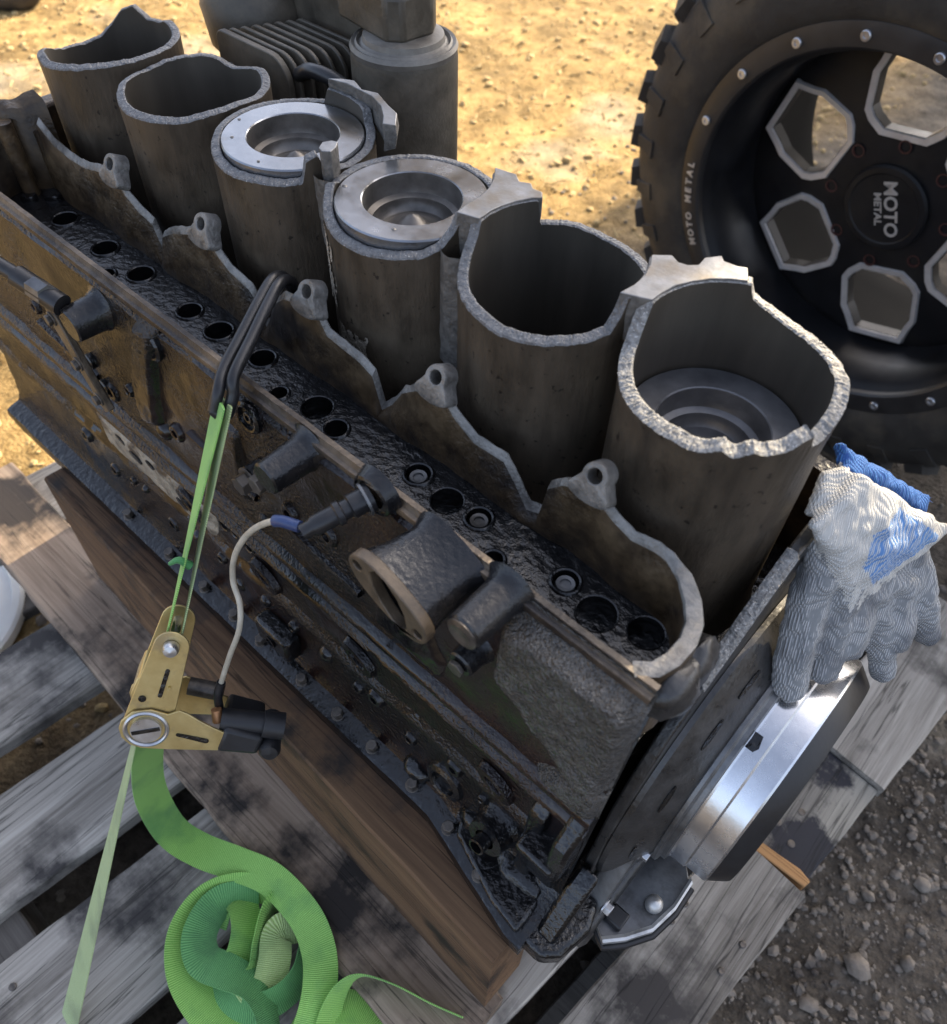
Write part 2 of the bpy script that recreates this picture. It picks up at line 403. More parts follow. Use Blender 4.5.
def strap_mat(name, c1, c2, dirt):
    m = bpy.data.materials.new(name); m.use_nodes = True
    t = m.node_tree; N = t.nodes; L = t.links; b = N['Principled BSDF']
    uv = N.new('ShaderNodeUVMap'); uv.uv_map = 'UVMap'
    wv = N.new('ShaderNodeTexWave'); wv.bands_direction = 'X'; wv.inputs['Scale'].default_value = 1.0; wv.inputs['Distortion'].default_value = .6; wv.inputs['Detail'].default_value = 2
    mp = N.new('ShaderNodeMapping'); mp.inputs['Scale'].default_value = (190, 8, 1); L.new(uv.outputs[0], mp.inputs[0]); L.new(mp.outputs[0], wv.inputs[0])
    tc = N.new('ShaderNodeTexCoord'); n1 = N.new('ShaderNodeTexNoise'); n1.inputs['Scale'].default_value = 22; n1.inputs['Detail'].default_value = 7; L.new(tc.outputs['Object'], n1.inputs[0])
    r = N.new('ShaderNodeValToRGB'); r.color_ramp.elements[0].color = (*c1, 1); r.color_ramp.elements[1].color = (*c2, 1); L.new(wv.outputs[0], r.inputs[0])
    mr = N.new('ShaderNodeMapRange'); mr.inputs[1].default_value = .5; mr.inputs[2].default_value = .74; mr.inputs[4].default_value = .8; L.new(n1.outputs[0], mr.inputs[0])
    mx = N.new('ShaderNodeMix'); mx.data_type = 'RGBA'; L.new(mr.outputs[0], mx.inputs[0]); L.new(r.outputs[0], mx.inputs[6]); mx.inputs[7].default_value = (*dirt, 1)
    L.new(mx.outputs[2], b.inputs['Base Color']); b.inputs['Roughness'].default_value = .62
    b.inputs['Sheen Weight'].default_value = .15
    bp = N.new('ShaderNodeBump'); bp.inputs['Strength'].default_value = .8; bp.inputs['Distance'].default_value = .0005; L.new(wv.outputs[0], bp.inputs['Height']); L.new(bp.outputs[0], b.inputs['Normal'])
    return m


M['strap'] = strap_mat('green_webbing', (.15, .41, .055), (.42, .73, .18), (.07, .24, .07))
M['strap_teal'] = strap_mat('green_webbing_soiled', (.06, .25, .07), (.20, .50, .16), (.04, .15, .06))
M['strap_pale'] = strap_mat('green_webbing_pale', (.34, .52, .14), (.62, .78, .34), (.2, .34, .12))
M['strap_dirty'] = strap_mat('soiled_webbing', (.26, .36, .13), (.54, .64, .32), (.18, .22, .11))


def knit_mat(name, c1, c2, dirt, dlo, dhi):
    m = bpy.data.materials.new(name); m.use_nodes = True
    t = m.node_tree; N = t.nodes; L = t.links; b = N['Principled BSDF']
    tc = N.new('ShaderNodeTexCoord')
    mp = N.new('ShaderNodeMapping'); mp.inputs['Rotation'].default_value = (.5, .3, .9); L.new(tc.outputs['Object'], mp.inputs[0])
    w1 = N.new('ShaderNodeTexWave'); w1.bands_direction = 'X'; w1.inputs['Scale'].default_value = 210; w1.inputs['Distortion'].default_value = .5; w1.inputs['Detail'].default_value = 1
    w2 = N.new('ShaderNodeTexWave'); w2.bands_direction = 'Y'; w2.inputs['Scale'].default_value = 210; w2.inputs['Distortion'].default_value = .5; w2.inputs['Detail'].default_value = 1
    L.new(mp.outputs[0], w1.inputs[0]); L.new(mp.outputs[0], w2.inputs[0])
    mu = N.new('ShaderNodeMath'); mu.operation = 'MULTIPLY'; L.new(w1.outputs[0], mu.inputs[0]); L.new(w2.outputs[0], mu.inputs[1])
    r = N.new('ShaderNodeValToRGB'); r.color_ramp.elements[0].position = .05; r.color_ramp.elements[1].position = .5
    r.color_ramp.elements[0].color = (*c1, 1); r.color_ramp.elements[1].color = (*c2, 1); L.new(mu.outputs[0], r.inputs[0])
    n1 = N.new('ShaderNodeTexNoise'); n1.inputs['Scale'].default_value = 26; n1.inputs['Detail'].default_value = 7; L.new(tc.outputs['Object'], n1.inputs[0])
    mr = N.new('ShaderNodeMapRange'); mr.inputs[1].default_value = dlo; mr.inputs[2].default_value = dhi; mr.inputs[4].default_value = .9; L.new(n1.outputs[0], mr.inputs[0])
    mx = N.new('ShaderNodeMix'); mx.data_type = 'RGBA'; L.new(mr.outputs[0], mx.inputs[0]); L.new(r.outputs[0], mx.inputs[6]); mx.inputs[7].default_value = (*dirt, 1)
    L.new(mx.outputs[2], b.inputs['Base Color']); b.inputs['Roughness'].default_value = .85
    bp = N.new('ShaderNodeBump'); bp.inputs['Strength'].default_value = 1.0; bp.inputs['Distance'].default_value = .0010; L.new(mu.outputs[0], bp.inputs['Height']); L.new(bp.outputs[0], b.inputs['Normal'])
    return m


M['knit_white'] = knit_mat('white_knit', (.46, .455, .43), (.78, .77, .73), (.34, .33, .31), .60, .76)
M['knit_grey'] = knit_mat('grey_knit', (.20, .21, .215), (.56, .565, .57), (.11, .115, .125), .48, .66)  # greyer knit on the fingers and lower flap
M['knit_net'] = knit_mat('blue_white_net', (.09, .22, .48), (.66, .71, .76), (.20, .36, .58), .55, .75)
M['knit_blue'] = knit_mat('blue_latex_knit', (.015, .07, .26), (.05, .19, .50), (.03, .08, .2), .6, .8)


def ground_mat():
    m = bpy.data.materials.new('gravel_ground'); m.use_nodes = True
    t = m.node_tree; N = t.nodes; L = t.links; b = N['Principled BSDF']
    tc = N.new('ShaderNodeTexCoord')
    n1 = N.new('ShaderNodeTexNoise'); n1.inputs['Scale'].default_value = 45; n1.inputs['Detail'].default_value = 9; n1.inputs['Roughness'].default_value = .7; L.new(tc.outputs['Object'], n1.inputs[0])
    g = N.new('ShaderNodeValToRGB'); e = g.color_ramp.elements; e[0].position = .3; e[1].position = .7; e[0].color = (.045, .037, .029, 1); e[1].color = (.17, .145, .115, 1); L.new(n1.outputs[0], g.inputs[0])
    d = N.new('ShaderNodeValToRGB'); e = d.color_ramp.elements; e[0].position = .3; e[1].position = .72; e[0].color = (.17, .105, .036, 1); e[1].color = (.50, .345, .145, 1); L.new(n1.outputs[0], d.inputs[0])
    # dry straw-coloured soil away from the gravel pad the pallet stands on
    sx = N.new('ShaderNodeSeparateXYZ'); L.new(tc.outputs['Object'], sx.inputs[0])
    n3 = N.new('ShaderNodeTexNoise'); n3.inputs['Scale'].default_value = 2.2; n3.inputs['Detail'].default_value = 6; L.new(tc.outputs['Object'], n3.inputs[0])
    a = N.new('ShaderNodeMath'); a.operation = 'MULTIPLY_ADD'; a.inputs[1].default_value = .6; L.new(n3.outputs[0], a.inputs[0]); L.new(sx.outputs[0], a.inputs[2])
    mr = N.new('ShaderNodeMapRange'); mr.inputs[1].default_value = -.25; mr.inputs[2].default_value = -.55; L.new(a.outputs[0], mr.inputs[0])
    mx = N.new('ShaderNodeMix'); mx.data_type = 'RGBA'; L.new(mr.outputs[0], mx.inputs[0]); L.new(g.outputs[0], mx.inputs[6]); L.new(d.outputs[0], mx.inputs[7])
    # pale crushed-stone patches
    n4 = N.new('ShaderNodeTexNoise'); n4.inputs['Scale'].default_value = 1.1; n4.inputs['Detail'].default_value = 5; L.new(tc.outputs['Object'], n4.inputs[0])
    m4 = N.new('ShaderNodeMapRange'); m4.inputs[1].default_value = .60; m4.inputs[2].default_value = .70; m4.inputs[4].default_value = .8; L.new(n4.outputs[0], m4.inputs[0])
    mx2 = N.new('ShaderNodeMix'); mx2.data_type = 'RGBA'; L.new(m4.outputs[0], mx2.inputs[0]); L.new(mx.outputs[2], mx2.inputs[6]); mx2.inputs[7].default_value = (.42, .38, .30, 1)
    n5 = N.new('ShaderNodeTexNoise'); n5.inputs['Scale'].default_value = 7; n5.inputs['Detail'].default_value = 8; n5.inputs['Roughness'].default_value = .7; L.new(tc.outputs['Object'], n5.inputs[0])
    m5 = N.new('ShaderNodeMapRange'); m5.inputs[1].default_value = .38; m5.inputs[2].default_value = .62; m5.inputs[3].default_value = .55; m5.inputs[4].default_value = 1.15; L.new(n5.outputs[0], m5.inputs[0])
    mv = N.new('ShaderNodeMix'); mv.data_type = 'RGBA'; mv.blend_type = 'MULTIPLY'; mv.inputs[0].default_value = 1; L.new(mx2.outputs[2], mv.inputs[6]); L.new(m5.outputs[0], mv.inputs[7])
    L.new(mv.outputs[2], b.inputs['Base Color']); b.inputs['Roughness'].default_value = .95; b.inputs['Specular IOR Level'].default_value = .2
    n2 = N.new('ShaderNodeTexNoise'); n2.inputs['Scale'].default_value = 160; n2.inputs['Detail'].default_value = 6; L.new(tc.outputs['Object'], n2.inputs[0])
    bp = N.new('ShaderNodeBump'); bp.inputs['Strength'].default_value = .9; bp.inputs['Distance'].default_value = .006; L.new(n2.outputs[0], bp.inputs['Height']); L.new(bp.outputs[0], b.inputs['Normal'])
    return m


M['ground'] = ground_mat()
M['dirtrock'] = mat('dry_clod', (.30, .21, .085), (.56, .42, .21), 40, (.85, .95), bump=.5, bscale=200)

# ------------------------------------------------------------------ ground
GZ = -765.0


def axis_coords(lo, hi, step, far):
    a = []
    x = lo
    while x <= hi: a.append(x); x += step
    s, x = step * 1.6, hi
    while x < far: x += s; s *= 1.7; a.append(x)
    s, x = step * 1.6, lo
    pre = []
    while x > -far: x -= s; s *= 1.7; pre.append(x)
    return pre[::-1] + a


gx = axis_coords(-3300, 650, 19, 300000)
gy = axis_coords(-700, 3300, 19, 300000)


def gh(x, y):
    if abs(x) > 6000 or abs(y) > 6000: return GZ
    return GZ + 7 * nz(x, y, 0, .006) + 5 * nz(x, y, 9, .021) + 3.2 * nz(x, y, 4, .06) - 2


mb = MB()
mb.grid([[(x, y, gh(x, y)) for y in gy] for x in gx])
g = mb.build('ground', M['ground'], smooth=80)
tag(g, kind='structure')


def pebble_verts(rng):
    t = (1 + 5 ** .5) / 2
    vs_ = [(-1, t, 0), (1, t, 0), (-1, -t, 0), (1, -t, 0), (0, -1, t), (0, 1, t), (0, -1, -t), (0, 1, -t), (t, 0, -1), (t, 0, 1), (-t, 0, -1), (-t, 0, 1)]
    sx, sy, sz = rng.uniform(.75, 1.3), rng.uniform(.75, 1.2), rng.uniform(.45, .85)
    a = rng.uniform(0, 6.28)
    out = []
    for x, y, z in vs_:
        k = rng.uniform(.68, 1.2) / 1.9
        x, y, z = x * k * sx, y * k * sy, z * k * sz
        out.append((x * math.cos(a) - y * math.sin(a), x * math.sin(a) + y * math.cos(a), z))
    return out


ICO = [(0, 11, 5), (0, 5, 1), (0, 1, 7), (0, 7, 10), (0, 10, 11), (1, 5, 9), (5, 11, 4), (11, 10, 2), (10, 7, 6), (7, 1, 8), (3, 9, 4), (3, 4, 2), (3, 2, 6), (3, 6, 8), (3, 8, 9), (4, 9, 5), (2, 4, 11), (6, 2, 10), (8, 6, 7), (9, 8, 1)]
rng = random.Random(11)
near, far_ = MB(), MB()
for i in range(7000):                                   # gravel pad by the pallet
    x, y = rng.uniform(190, 620), rng.uniform(-160, 900)
    r = 1.6 + 5.5 * rng.random() ** 4
    z = gh(x, y) + r * .25
    near.add([(x + a * r, y + b * r, z + c * r) for a, b, c in pebble_verts(rng)], ICO)
for i in range(1500):
    x, y = rng.uniform(-1000, 190), rng.uniform(-620, 1500)
    r = 2 + 7 * rng.random() ** 3
    z = gh(x, y) + r * .25
    near.add([(x + a * r, y + b * r, z + c * r) for a, b, c in pebble_verts(rng)], ICO)
for i in range(11000):                                   # dry clods on the far, sunlit soil
    x, y = rng.uniform(-3200, -560), rng.uniform(-300, 3200)
    r = 2.2 + 10 * rng.random() ** 6
    z = gh(x, y) + r * .2
    far_.add([(x + a * r, y + b * r, z + c * r) for a, b, c in pebble_verts(rng)], ICO)
tag(near.build('gravel', M['rock'], smooth=None), 'loose grey gravel scattered over the ground beside the pallet', 'gravel', kind='stuff')
straw = MB()
for i in range(2600):                                   # dry straw and grass bits
    x, y = rng.uniform(-3200, -640), rng.uniform(-300, 3000)
    a, ln, r = rng.uniform(0, PI), rng.uniform(8, 45), rng.uniform(.8, 1.8)
    dx, dy = math.cos(a) * ln, math.sin(a) * ln
    z = gh(x, y) + 2.5
    z2 = z + rng.uniform(-1, 7)
    nx_, ny_ = -math.sin(a) * r, math.cos(a) * r
    straw.add([(x + nx_, y + ny_, z), (x - nx_, y - ny_, z), (x - nx_ + dx, y - ny_ + dy, z2), (x + nx_ + dx, y + ny_ + dy, z2), (x, y, z + 1.6), (x + dx, y + dy, z2 + 1.6)],
              [(0, 4, 5, 3), (4, 1, 2, 5), (1, 0, 3, 2)])
tag(straw.build('straw', M['straw'], smooth=None), 'bits of dry straw lying on the sunlit soil', 'straw', kind='stuff')
tag(far_.build('dirt_clods', M['dirtrock'], smooth=None), 'dry yellow clods and crumbs on the sunlit soil', 'soil', kind='stuff')

big = [(455, 380, 10), (352, 330, 12), (341, 246, 8), (415, 215, 9), (298, 190, 8), (362, 150, 10), (404, 96, 8), (322, 108, 13), (300, 40, 8)]
ORD = ('first', 'second', 'third', 'fourth', 'fifth', 'sixth', 'seventh', 'eighth', 'last')
for k_, (x, y, r) in enumerate(big):
    m_ = MB()
    vs_ = pebble_verts(rng)
    m_.add([(x + a * r * 1.25, y + b * r * 1.25, gh(x, y) + r * .45 + c * r * 1.25) for a, b, c in vs_], ICO)
    o = m_.build('stone', M['rock'], smooth=60)
    sb = o.modifiers.new('sub', 'SUBSURF'); sb.levels = 1; sb.render_levels = 1; sb.subdivision_type = 'SIMPLE'
    tag(o, ORD[k_] + ' pale stone down the shaded gravel right of the pallet, counted from the glove', 'stone', 'stones in the gravel')

# dark boulder at the far edge and the white lid on the ground left of the pallet
m_ = MB(); vs_ = pebble_verts(rng)
m_.add([(-2900 + a * 120, 830 + b * 120, GZ + 40 + c * 110) for a, b, c in vs_], ICO)
o = m_.build('boulder', M['tyre'], smooth=60)
sb = o.modifiers.new('sub', 'SUBSURF'); sb.levels = 2; sb.render_levels = 2
tag(o, 'dark rounded boulder far behind the engine in the top left corner', 'boulder')
m_ = MB().lathe([(0, 0), (138, 0), (142, 4), (142, 18), (138, 22), (128, 22), (124, 15), (0, 15)], (-858, -398, GZ + 4), (0, 0, 1), 48)
tag(m_.build('bucket_lid', M['lid'], smooth=40), 'round white plastic lid lying on the ground left of the pallet', 'lid')


# ------------------------------------------------------------------ pallet, plank and beams
def board(name, mat_, parent, a, b, width, z0, z1, seed, rough_edge=1.5, sag=0):
    """a plank between two plan points; slightly uneven edges, closed mesh"""
    a, b = Vector((*a, 0)), Vector((*b, 0))
    d = (b - a).normalized(); n = Vector((-d.y, d.x, 0)); ln = (b - a).length
    k = max(4, int(ln / 28))
    rows = []
    for i in range(k + 1):
        t = i / k
        p = a.lerp(b, t)
        e0 = nz(t * ln, seed, 0, .02) * rough_edge; e1 = nz(t * ln, seed, 7, .02) * rough_edge
        h = nz(t * ln, seed, 3, .008) * 1.2
        w0, w1 = -width / 2 + e0, width / 2 + e1
        sec = [(w0, z0), (w0, z1 - 2 + h), (w0 + 2, z1 + h), (w1 - 2, z1 + h), (w1, z1 - 2 + h), (w1, z0)]
        rows.append([tuple(p + n * q + Vector((0, 0, zz))) for q, zz in sec])
    m_ = MB().grid(rows, closed_v=True)
    c = len(rows[0])
    m_.f.append(list(range(c))); m_.m.append(0)
    m_.f.append([k * c + j for j in range(c)][::-1]); m_.m.append(0)
    return m_.build(name, mat_, parent, smooth=30)


SK = .088                                              # the pallet stands a little askew to the engine
pallet = thing('pallet', 'weathered grey wooden pallet carrying the engine block', 'pallet', (-200, 0, GZ))
for i, (x, wd) in enumerate([(-792, 112), (-535, 118), (-365, 116), (-203, 122), (-50, 116), (60, 70)]):
    board('deck_board', M['board'], pallet, (x - 580 * SK, -580), (x + 520 * SK, 520), wd, -642, -622 - (i % 2), i * 5.3)
rb = board('deck_board', M['board'], pallet, (174 - 580 * SK, -580), (174 + 76 * SK, 76), 92, -642, -622, 31)
board('deck_board', M['board'], pallet, (164 + 236 * SK, 236), (164 + 520 * SK, 520), 104, -642, -621, 44)
o = board('stained_block', wood_mat('oil_stained_block', 1, (.12, .11, .10), (.34, .32, .27), (.018, .019, .026), .47, .54, 11), pallet, (166 + 90 * SK, 90), (166 + 234 * SK, 234), 94, -740, -629, 51)
o['label'] = 'oil-stained block with nail holes between the right-hand boards'
for k, (x, y) in enumerate([(168, 122), (182, 150), (190, 112)]):
    MB().lathe([(0, 0), (4.2, 0), (4.2, 1.2), (2.6, 1.8), (0, 1.6)], (x, y, -629.4), (0, 0, 1), 10).build('nail', M['bolt'], pallet)
sp = MB().prism([(0, 0), (58, 3), (60, 12), (46, 16), (22, 14), (2, 13)], (163, 76, -640), (1, 0, 0), (0, 1, 0), (0, 0, 1), 0, 19)
o = sp.build('splintered_edge', M['splinter'], pallet, smooth=25, bevel=1.5); o['label'] = 'fresh orange splintered wood at the board joint'
nail_me = MB().lathe([(3.6, -1), (3.6, .6), (2.4, 1.1), (0, .9)], (0, 0, 0), (0, 0, 1), 10).mesh(); nail_me.materials.append(M['bolt'])
for x, z in ((-535, -622), (-365, -623), (-203, -622), (-50, -623), (174, -622)):
    for y in (-540, -505, -40, -12):
        for dx in (-32, 30):
            o = bpy.data.objects.new('nail', nail_me); COL.objects.link(o); adopt(o, pallet)
            o.location = Vector((x + dx + y * SK + rng.uniform(-5, 5), y + rng.uniform(-6, 6), z + .4)) * S
for y in (-520, -30, 440):
    board('stringer', M['stringer'], pallet, (-850 + y * SK, y), (215 + y * SK, y), 90, -746, -643, y)
for x in (-790, -430, -60, 160):
    board('bottom_board', M['stringer'], pallet, (x - 570 * SK, -570), (x + 500 * SK, 500), 105, -764, -747, x)

plank = board('plank', M['plank'], None, (-860, -231), (62, -253), 89, -621, -584, 3.3, 2.5)
tag(plank, 'flat brown oil-stained plank lying under the upright timber beam', 'plank')
beam = board('timber_beam', M['beam'], None, (-600, -186), (56, -204), 46, -583.5, -400.5, 8.1, 1.2)
tag(beam, 'brown timber beam standing on edge under the near side of the engine', 'beam')
beam2 = board('timber_beam', M['beam'], None, (-600, 182), (56, 176), 46, -621.5, -400.5, 18.1, 1.2)
tag(beam2, 'brown timber beam under the far side of the engine', 'beam')

# ------------------------------------------------------------------ carport added to shade the yard and engine (its roof is above the picture)
cp = thing('shadecaster', 'tin carport roof added out of view to shade the engine', 'shadecaster', (900, 3500, GZ))
for x0, x1, y0, y1 in ((-690, -45, 1500, 5600), (125, 2600, 1500, 5600), (-45, 50, 1500, 1965), (-45, 50, 2236, 5600), (50, 125, 1500, 2148), (50, 125, 2320, 5600), (-830, -690, 3900, 5600), (-2600, -690, 1400, 2540), (-2600, -690, 2640, 2900)):  # gaps set where sun should reach the rim, glove and plank
    MB().box(x0, x1, y0, y1, 1400, 1404).build('shade_sheet', M['sheeting'], cp)
for x, y in ((-640, 5500), (2500, 5500), (2500, 1700)):
    MB().box(x - 45, x + 45, y - 45, y + 45, GZ - 20, 1399).build('shade_post', M['stringer'], cp)

# ------------------------------------------------------------------ engine block
P = 118.77
eng = thing('engine_block', 'broken oily inline six-cylinder engine block with exposed cylinder barrels on a pallet', 'engine', (-270, 0, -400))

RIM = {
    0: [(0, -21), (29, -16), (52, -18), (69, -19), (87, -18), (103, -14), (112, -9), (115, -1), (186, -1), (190, -9), (199, -20), (215, -24), (235, -26), (254, -25), (270, -24), (285, -24.5), (297, -20), (303, -23), (312, -19), (317, -21), (331, -20), (337, -16.5), (342, -15), (344, -24), (353, -24)],
    1: [(0, -1), (35, -1), (37, -12), (42, -16), (49, -18), (73, -20), (95, -20), (116, -17), (140, -17), (143, -1), (192, -1), (196, -9), (203, -14), (215, -19), (230, -22), (259, -22), (277, -24), (297, -23), (314, -22), (330, -21), (340, -19), (346, -10), (349, -1)],
    2: [(0, -2), (46, -2), (49, -16), (74, -18), (129, -18), (190, -18), (203, -18), (212, -14), (222, -19), (238, -23), (261, -25), (284, -25), (304, -24), (322, -23), (333, -19), (343, -9), (346, -2)],
    3: [(0, -20), (30, -20), (60, -16), (64, -8), (110, -7), (114, -17), (135, -18), (208, -18), (246, -22), (275, -23), (294, -22), (314, -23), (326, -22), (330, -8), (338, -5), (343, -17)],
    4: [(0, -17), (23, -20), (49, -21), (72, -19), (110, -28), (130, -20), (154, -20), (187, -23), (223, -20), (252, -23), (288, -22), (317, -21), (337, -18)],
    5: [(0, -18), (35, -19), (58, -20), (81, -18), (98, -22), (111, -22), (123, -13), (136, -17), (147, -27), (160, -36), (177, -39), (203, -36), (230, -26), (256, -21), (264, -24), (299, -20), (324, -18)],
}


def rim_z(tab, deg):
    deg %= 360
    t = tab + [(tab[0][0] + 360, tab[0][1])]
    for (a, za), (b, zb) in zip(t, t[1:]):
        if a <= deg <= b: return za + (zb - za) * (deg - a) / (b - a)
    return t[-1][1]


for i in range(6):
    cx = -i * P
    NS = 300
    amp = 1.1 if i == 0 else .7
    jag = [rim_z(RIM[i], 360 * k / NS) + amp * (.6 * nz(k * .9, i * 7, 0, 1) + 1.1 * nz(k * .16, i * 7, 5, 1)) * (.2 if rim_z(RIM[i], 360 * k / NS) > -3 else 1) for k in range(NS)]
    outer, inner, rim = [], [], []
    for k in range(NS):
        a = 2 * PI * k / NS
        c, s = math.cos(a), math.sin(a)
        zt = jag[k]
        wob = .5 * nz(c * 3, s * 3, i, 1)
        fl = [(57.2 + wob + .3 * nz(c * 40, s * 40, z_ * .1, 1), z_) for z_ in (-200, -192, -150, -110, -75, -48)]
        fl[0] = (62, -200)
        RO = 58.6 if i == 0 else 57.5
        sl = (1.2 + 2.6 * max(0, -s)) if zt < -3 else .6
        outer.append([(cx + r * c, r * s, z) for r, z in fl] + [(cx + (RO + .4 * nz(k, i, 3, .7)) * c, (RO + .4 * nz(k, i, 3, .7)) * s, zt - sl)])
        rim.append([outer[-1][-1]] + [(cx + r * c, r * s, zt - sl * (r - 51) / 7 * .8 + (amp * .9 * nz(k * .7, r * 2.2, i, 1) if zt < -3 else 0)) for r in (56.8, 54.4, 52.2)] + [(cx + 51 * c, 51 * s, zt - .9 + amp * .5 * nz(k * .8, 5, i, 1))])
        inner.append([rim[-1][-1]] + [(cx + 51 * c, 51 * s, z) for z in (-50, -100, -200)])
    cylo = MB().grid(outer, closed_u=True).build('cylinder_barrel', M['cyl'], eng, smooth=50)
    MB().grid(inner, closed_u=True).build('bore', M['bore'], cylo, smooth=50)
    MB().grid(rim, closed_u=True).build('broken_rim', M['fracture'] if i == 0 else M['fracture_dull'], cylo, smooth=None)

# fragments of the old deck, still milled on top
FR = [
    ([(-68.5, -11.8), (-67.9, 0), (-67.6, 10.7), (-71.5, 21), (-76.8, 29.7), (-67.8, 37.2), (-61, 33.8), (-55.9, 35.4), (-52.0, 40.1), (-53.1, 48.2), (-47.6, 57.2), (-43.7, 53.4), (-36, 54.5), (-30.9, 57.3), (-23.6, 44.9), (-31, 40.5), (-39.0, 32.8), (-45, 23.9), (-49, 14), (-51, 3), (-50.9, -5)], 30),
    ([(-184.1, -15.5), (-169.1, -11.3), (-169.9, 0), (-168.9, 9), (-166.5, 18.1), (-162.0, 28.2), (-158, 33), (-163, 38.5), (-169.6, 37.3), (-174, 41), (-181, 38), (-188, 43), (-203.0, 40.0), (-196, 29.7), (-190.1, 19), (-187, 8), (-186.6, -4.2)], 34),
    ([(-373, 48), (-366, 56.2), (-356.8, 60.4), (-343, 55), (-330.6, 58.8), (-312, 51), (-299.0, 46.9), (-287.1, 34.2), (-294.3, 29.0), (-303, 38), (-315, 47), (-330, 52.5), (-346, 53.2), (-356.3, 53)], 20),
    ([(-297.3, -8), (-292.5, -14), (-290.5, -20), (-295, -24), (-300, -22), (-303.5, -16), (-301.5, -10)], 26),
]
def clear_bore(p, r_=51.2):
    x, y, z = p
    for i in range(6):
        dx, dy = x + i * P, y
        d = math.hypot(dx, dy)
        if d < r_: return (-i * P + dx * r_ / d, dy * r_ / d, z)
    return p


for poly, dep in FR:
    m_ = MB()
    k = len(poly)
    top = [(x, y, .6 * nz(x, y, 1, .1)) for x, y in poly]
    cxm = sum(p[0] for p in poly) / k; cym = sum(p[1] for p in poly) / k
    midr = [(cxm + (x - cxm) * 1.03 + 1.2 * nz(x, y, 3, .2), cym + (y - cym) * 1.03 + 1.2 * nz(x, y, 8, .2), -dep * .4) for x, y in poly]
    bot = [(cxm + (x - cxm) * .96, cym + (y - cym) * .96, -dep + 8 * nz(x, y, 5, .08)) for x, y in poly]
    top, midr, bot = ([clear_bore(p, r_) for p in q_] for q_, r_ in ((top, 51.9), (midr, 54), (bot, 55)))
    m_.add(top + midr + bot, [list(range(k))], 0)
    for q in range(2):
        for j in range(k):
            m_.f.append([q * k + j, q * k + (j + 1) % k, (q + 1) * k + (j + 1) % k, (q + 1) * k + j]); m_.m.append(1)
    m_.f.append([2 * k + j for j in range(k)][::-1]); m_.m.append(1)
    m_.build('deck_fragment', [M['deck'], M['fragment_side']], eng, smooth=30, bevel=.6)
# crust of broken web between barrels three and two
m_ = MB()
rows = []
for a in range(9):
    t = a / 8
    rows.append([(-178.6 + (u - .5) * (21 + 4 * t) + 2 * nz(a, u * 5, 1, 1), -25 - 5 * math.sin(u * PI) - 2.5 * nz(a, u * 6, 4, 1), -20 - 84 * t) for u in (0, .2, .4, .6, .8, 1)])
m_.grid(rows).build('broken_web', M['fragment_side'], eng, smooth=20)
m_ = MB()
rows = []
for a in range(8):
    t = a / 7
    rows.append([(-297.5 + (u - .5) * (20 - 6 * t) + 1.6 * nz(a, u * 5, 11, 1), -24 - 4 * math.sin(u * PI) - 2 * nz(a, u * 6, 14, 1), -18 - 50 * t) for u in (0, .25, .5, .75, 1)])
m_.grid(rows).build('broken_web', M['fragment_side'], eng, smooth=20)

# pale scale still clinging to the barrels
def scale_patch(i, a0, a1, z0, z1, thr, seed):
    cx = -i * P
    nu, nv = int((a1 - a0) * 2.4), int((z1 - z0) / .6)
    m_ = MB()
    idx = {}
    for a in range(nu + 1):
        for b in range(nv + 1):
            t = R(a0 + (a1 - a0) * a / nu); z = z0 + (z1 - z0) * b / nv
            rr = 58.0 + .45 * nz(a, b, seed, .3)
            idx[a, b] = len(m_.v); m_.v.append((cx + rr * math.cos(t), rr * math.sin(t), z))
    for a in range(nu):
        for b in range(nv):
            e_ = min(1, min(a, nu - 1 - a) / (nu * .22), min(b, nv - 1 - b) / (nv * .18))
            if nz(a * .09, b * .07, seed, 1) + .5 * nz(a * .26, b * .2, seed, 1) + e_ * .9 > thr:
                m_.f.append([idx[a, b], idx[a + 1, b], idx[a + 1, b + 1], idx[a, b + 1]]); m_.m.append(0)
    return m_.build('scale_patch', M['flake'], eng, smooth=50)


scale_patch(2, 226, 252, -92, -30, .62, 3.3)
scale_patch(2, 244, 284, -116, -92, .66, 7.7)

# jacket floor and far jacket wall
MB().box(-655, 64, -64, 86, -215, -196).build('jacket_floor', M['oil'], eng)
rows = []
for k in range(150):
    x = -655 + 719 * k / 149
    zt = -112 + 16 * nz(x, 3, 0, .03) + 6 * nz(x, 5, 2, .12)
    rows.append([(x, 70, -205), (x, 72, zt), (x, 82, zt + 2), (x, 92, -150), (x, 96, -300), (x, 120, -395)])
MB().grid(rows).build('far_wall', M['jacket'], eng, smooth=40)

# near jacket wall: scalloped, broken off below the deck, its top face runs on round the corner to the cover rail
TOP = [(-604, -64), (-598, -69), (-586, -76), (-563, -79), (-539, -78), (-515, -72), (-500, -70), (-483, -74), (-480, -79), (-465, -87), (-449, -90), (-446, -101), (-442, -114), (-438, -96), (-418, -84), (-400, -77), (-386, -72), (-366, -73), (-360, -78), (-350, -85), (-328, -90), (-320, -100), (-315, -116), (-298, -86), (-287, -77), (-270, -72), (-250, -72), (-243, -84), (-228, -86), (-212, -88), (-200, -93), (-193, -118), (-182, -106), (-172, -90), (-152, -74), (-135, -72), (-126, -82), (-110, -91), (-86, -90), (-77, -101), (-66, -117), (-56, -113), (-53, -88), (-43, -77), (-33, -72), (-16, -74), (-8, -79), (5, -84), (20, -81), (28, -82)]
path = [(x, -75.5, z) for x, z in TOP] + [(40, -78, -88), (50, -84, -94), (57.5, -93, -96.5), (61, -104, -97), (61, -118, -96.5), (58, -129, -96), (50, -136.5, -95.6)]
pp = resample(path, 5)
rows = []
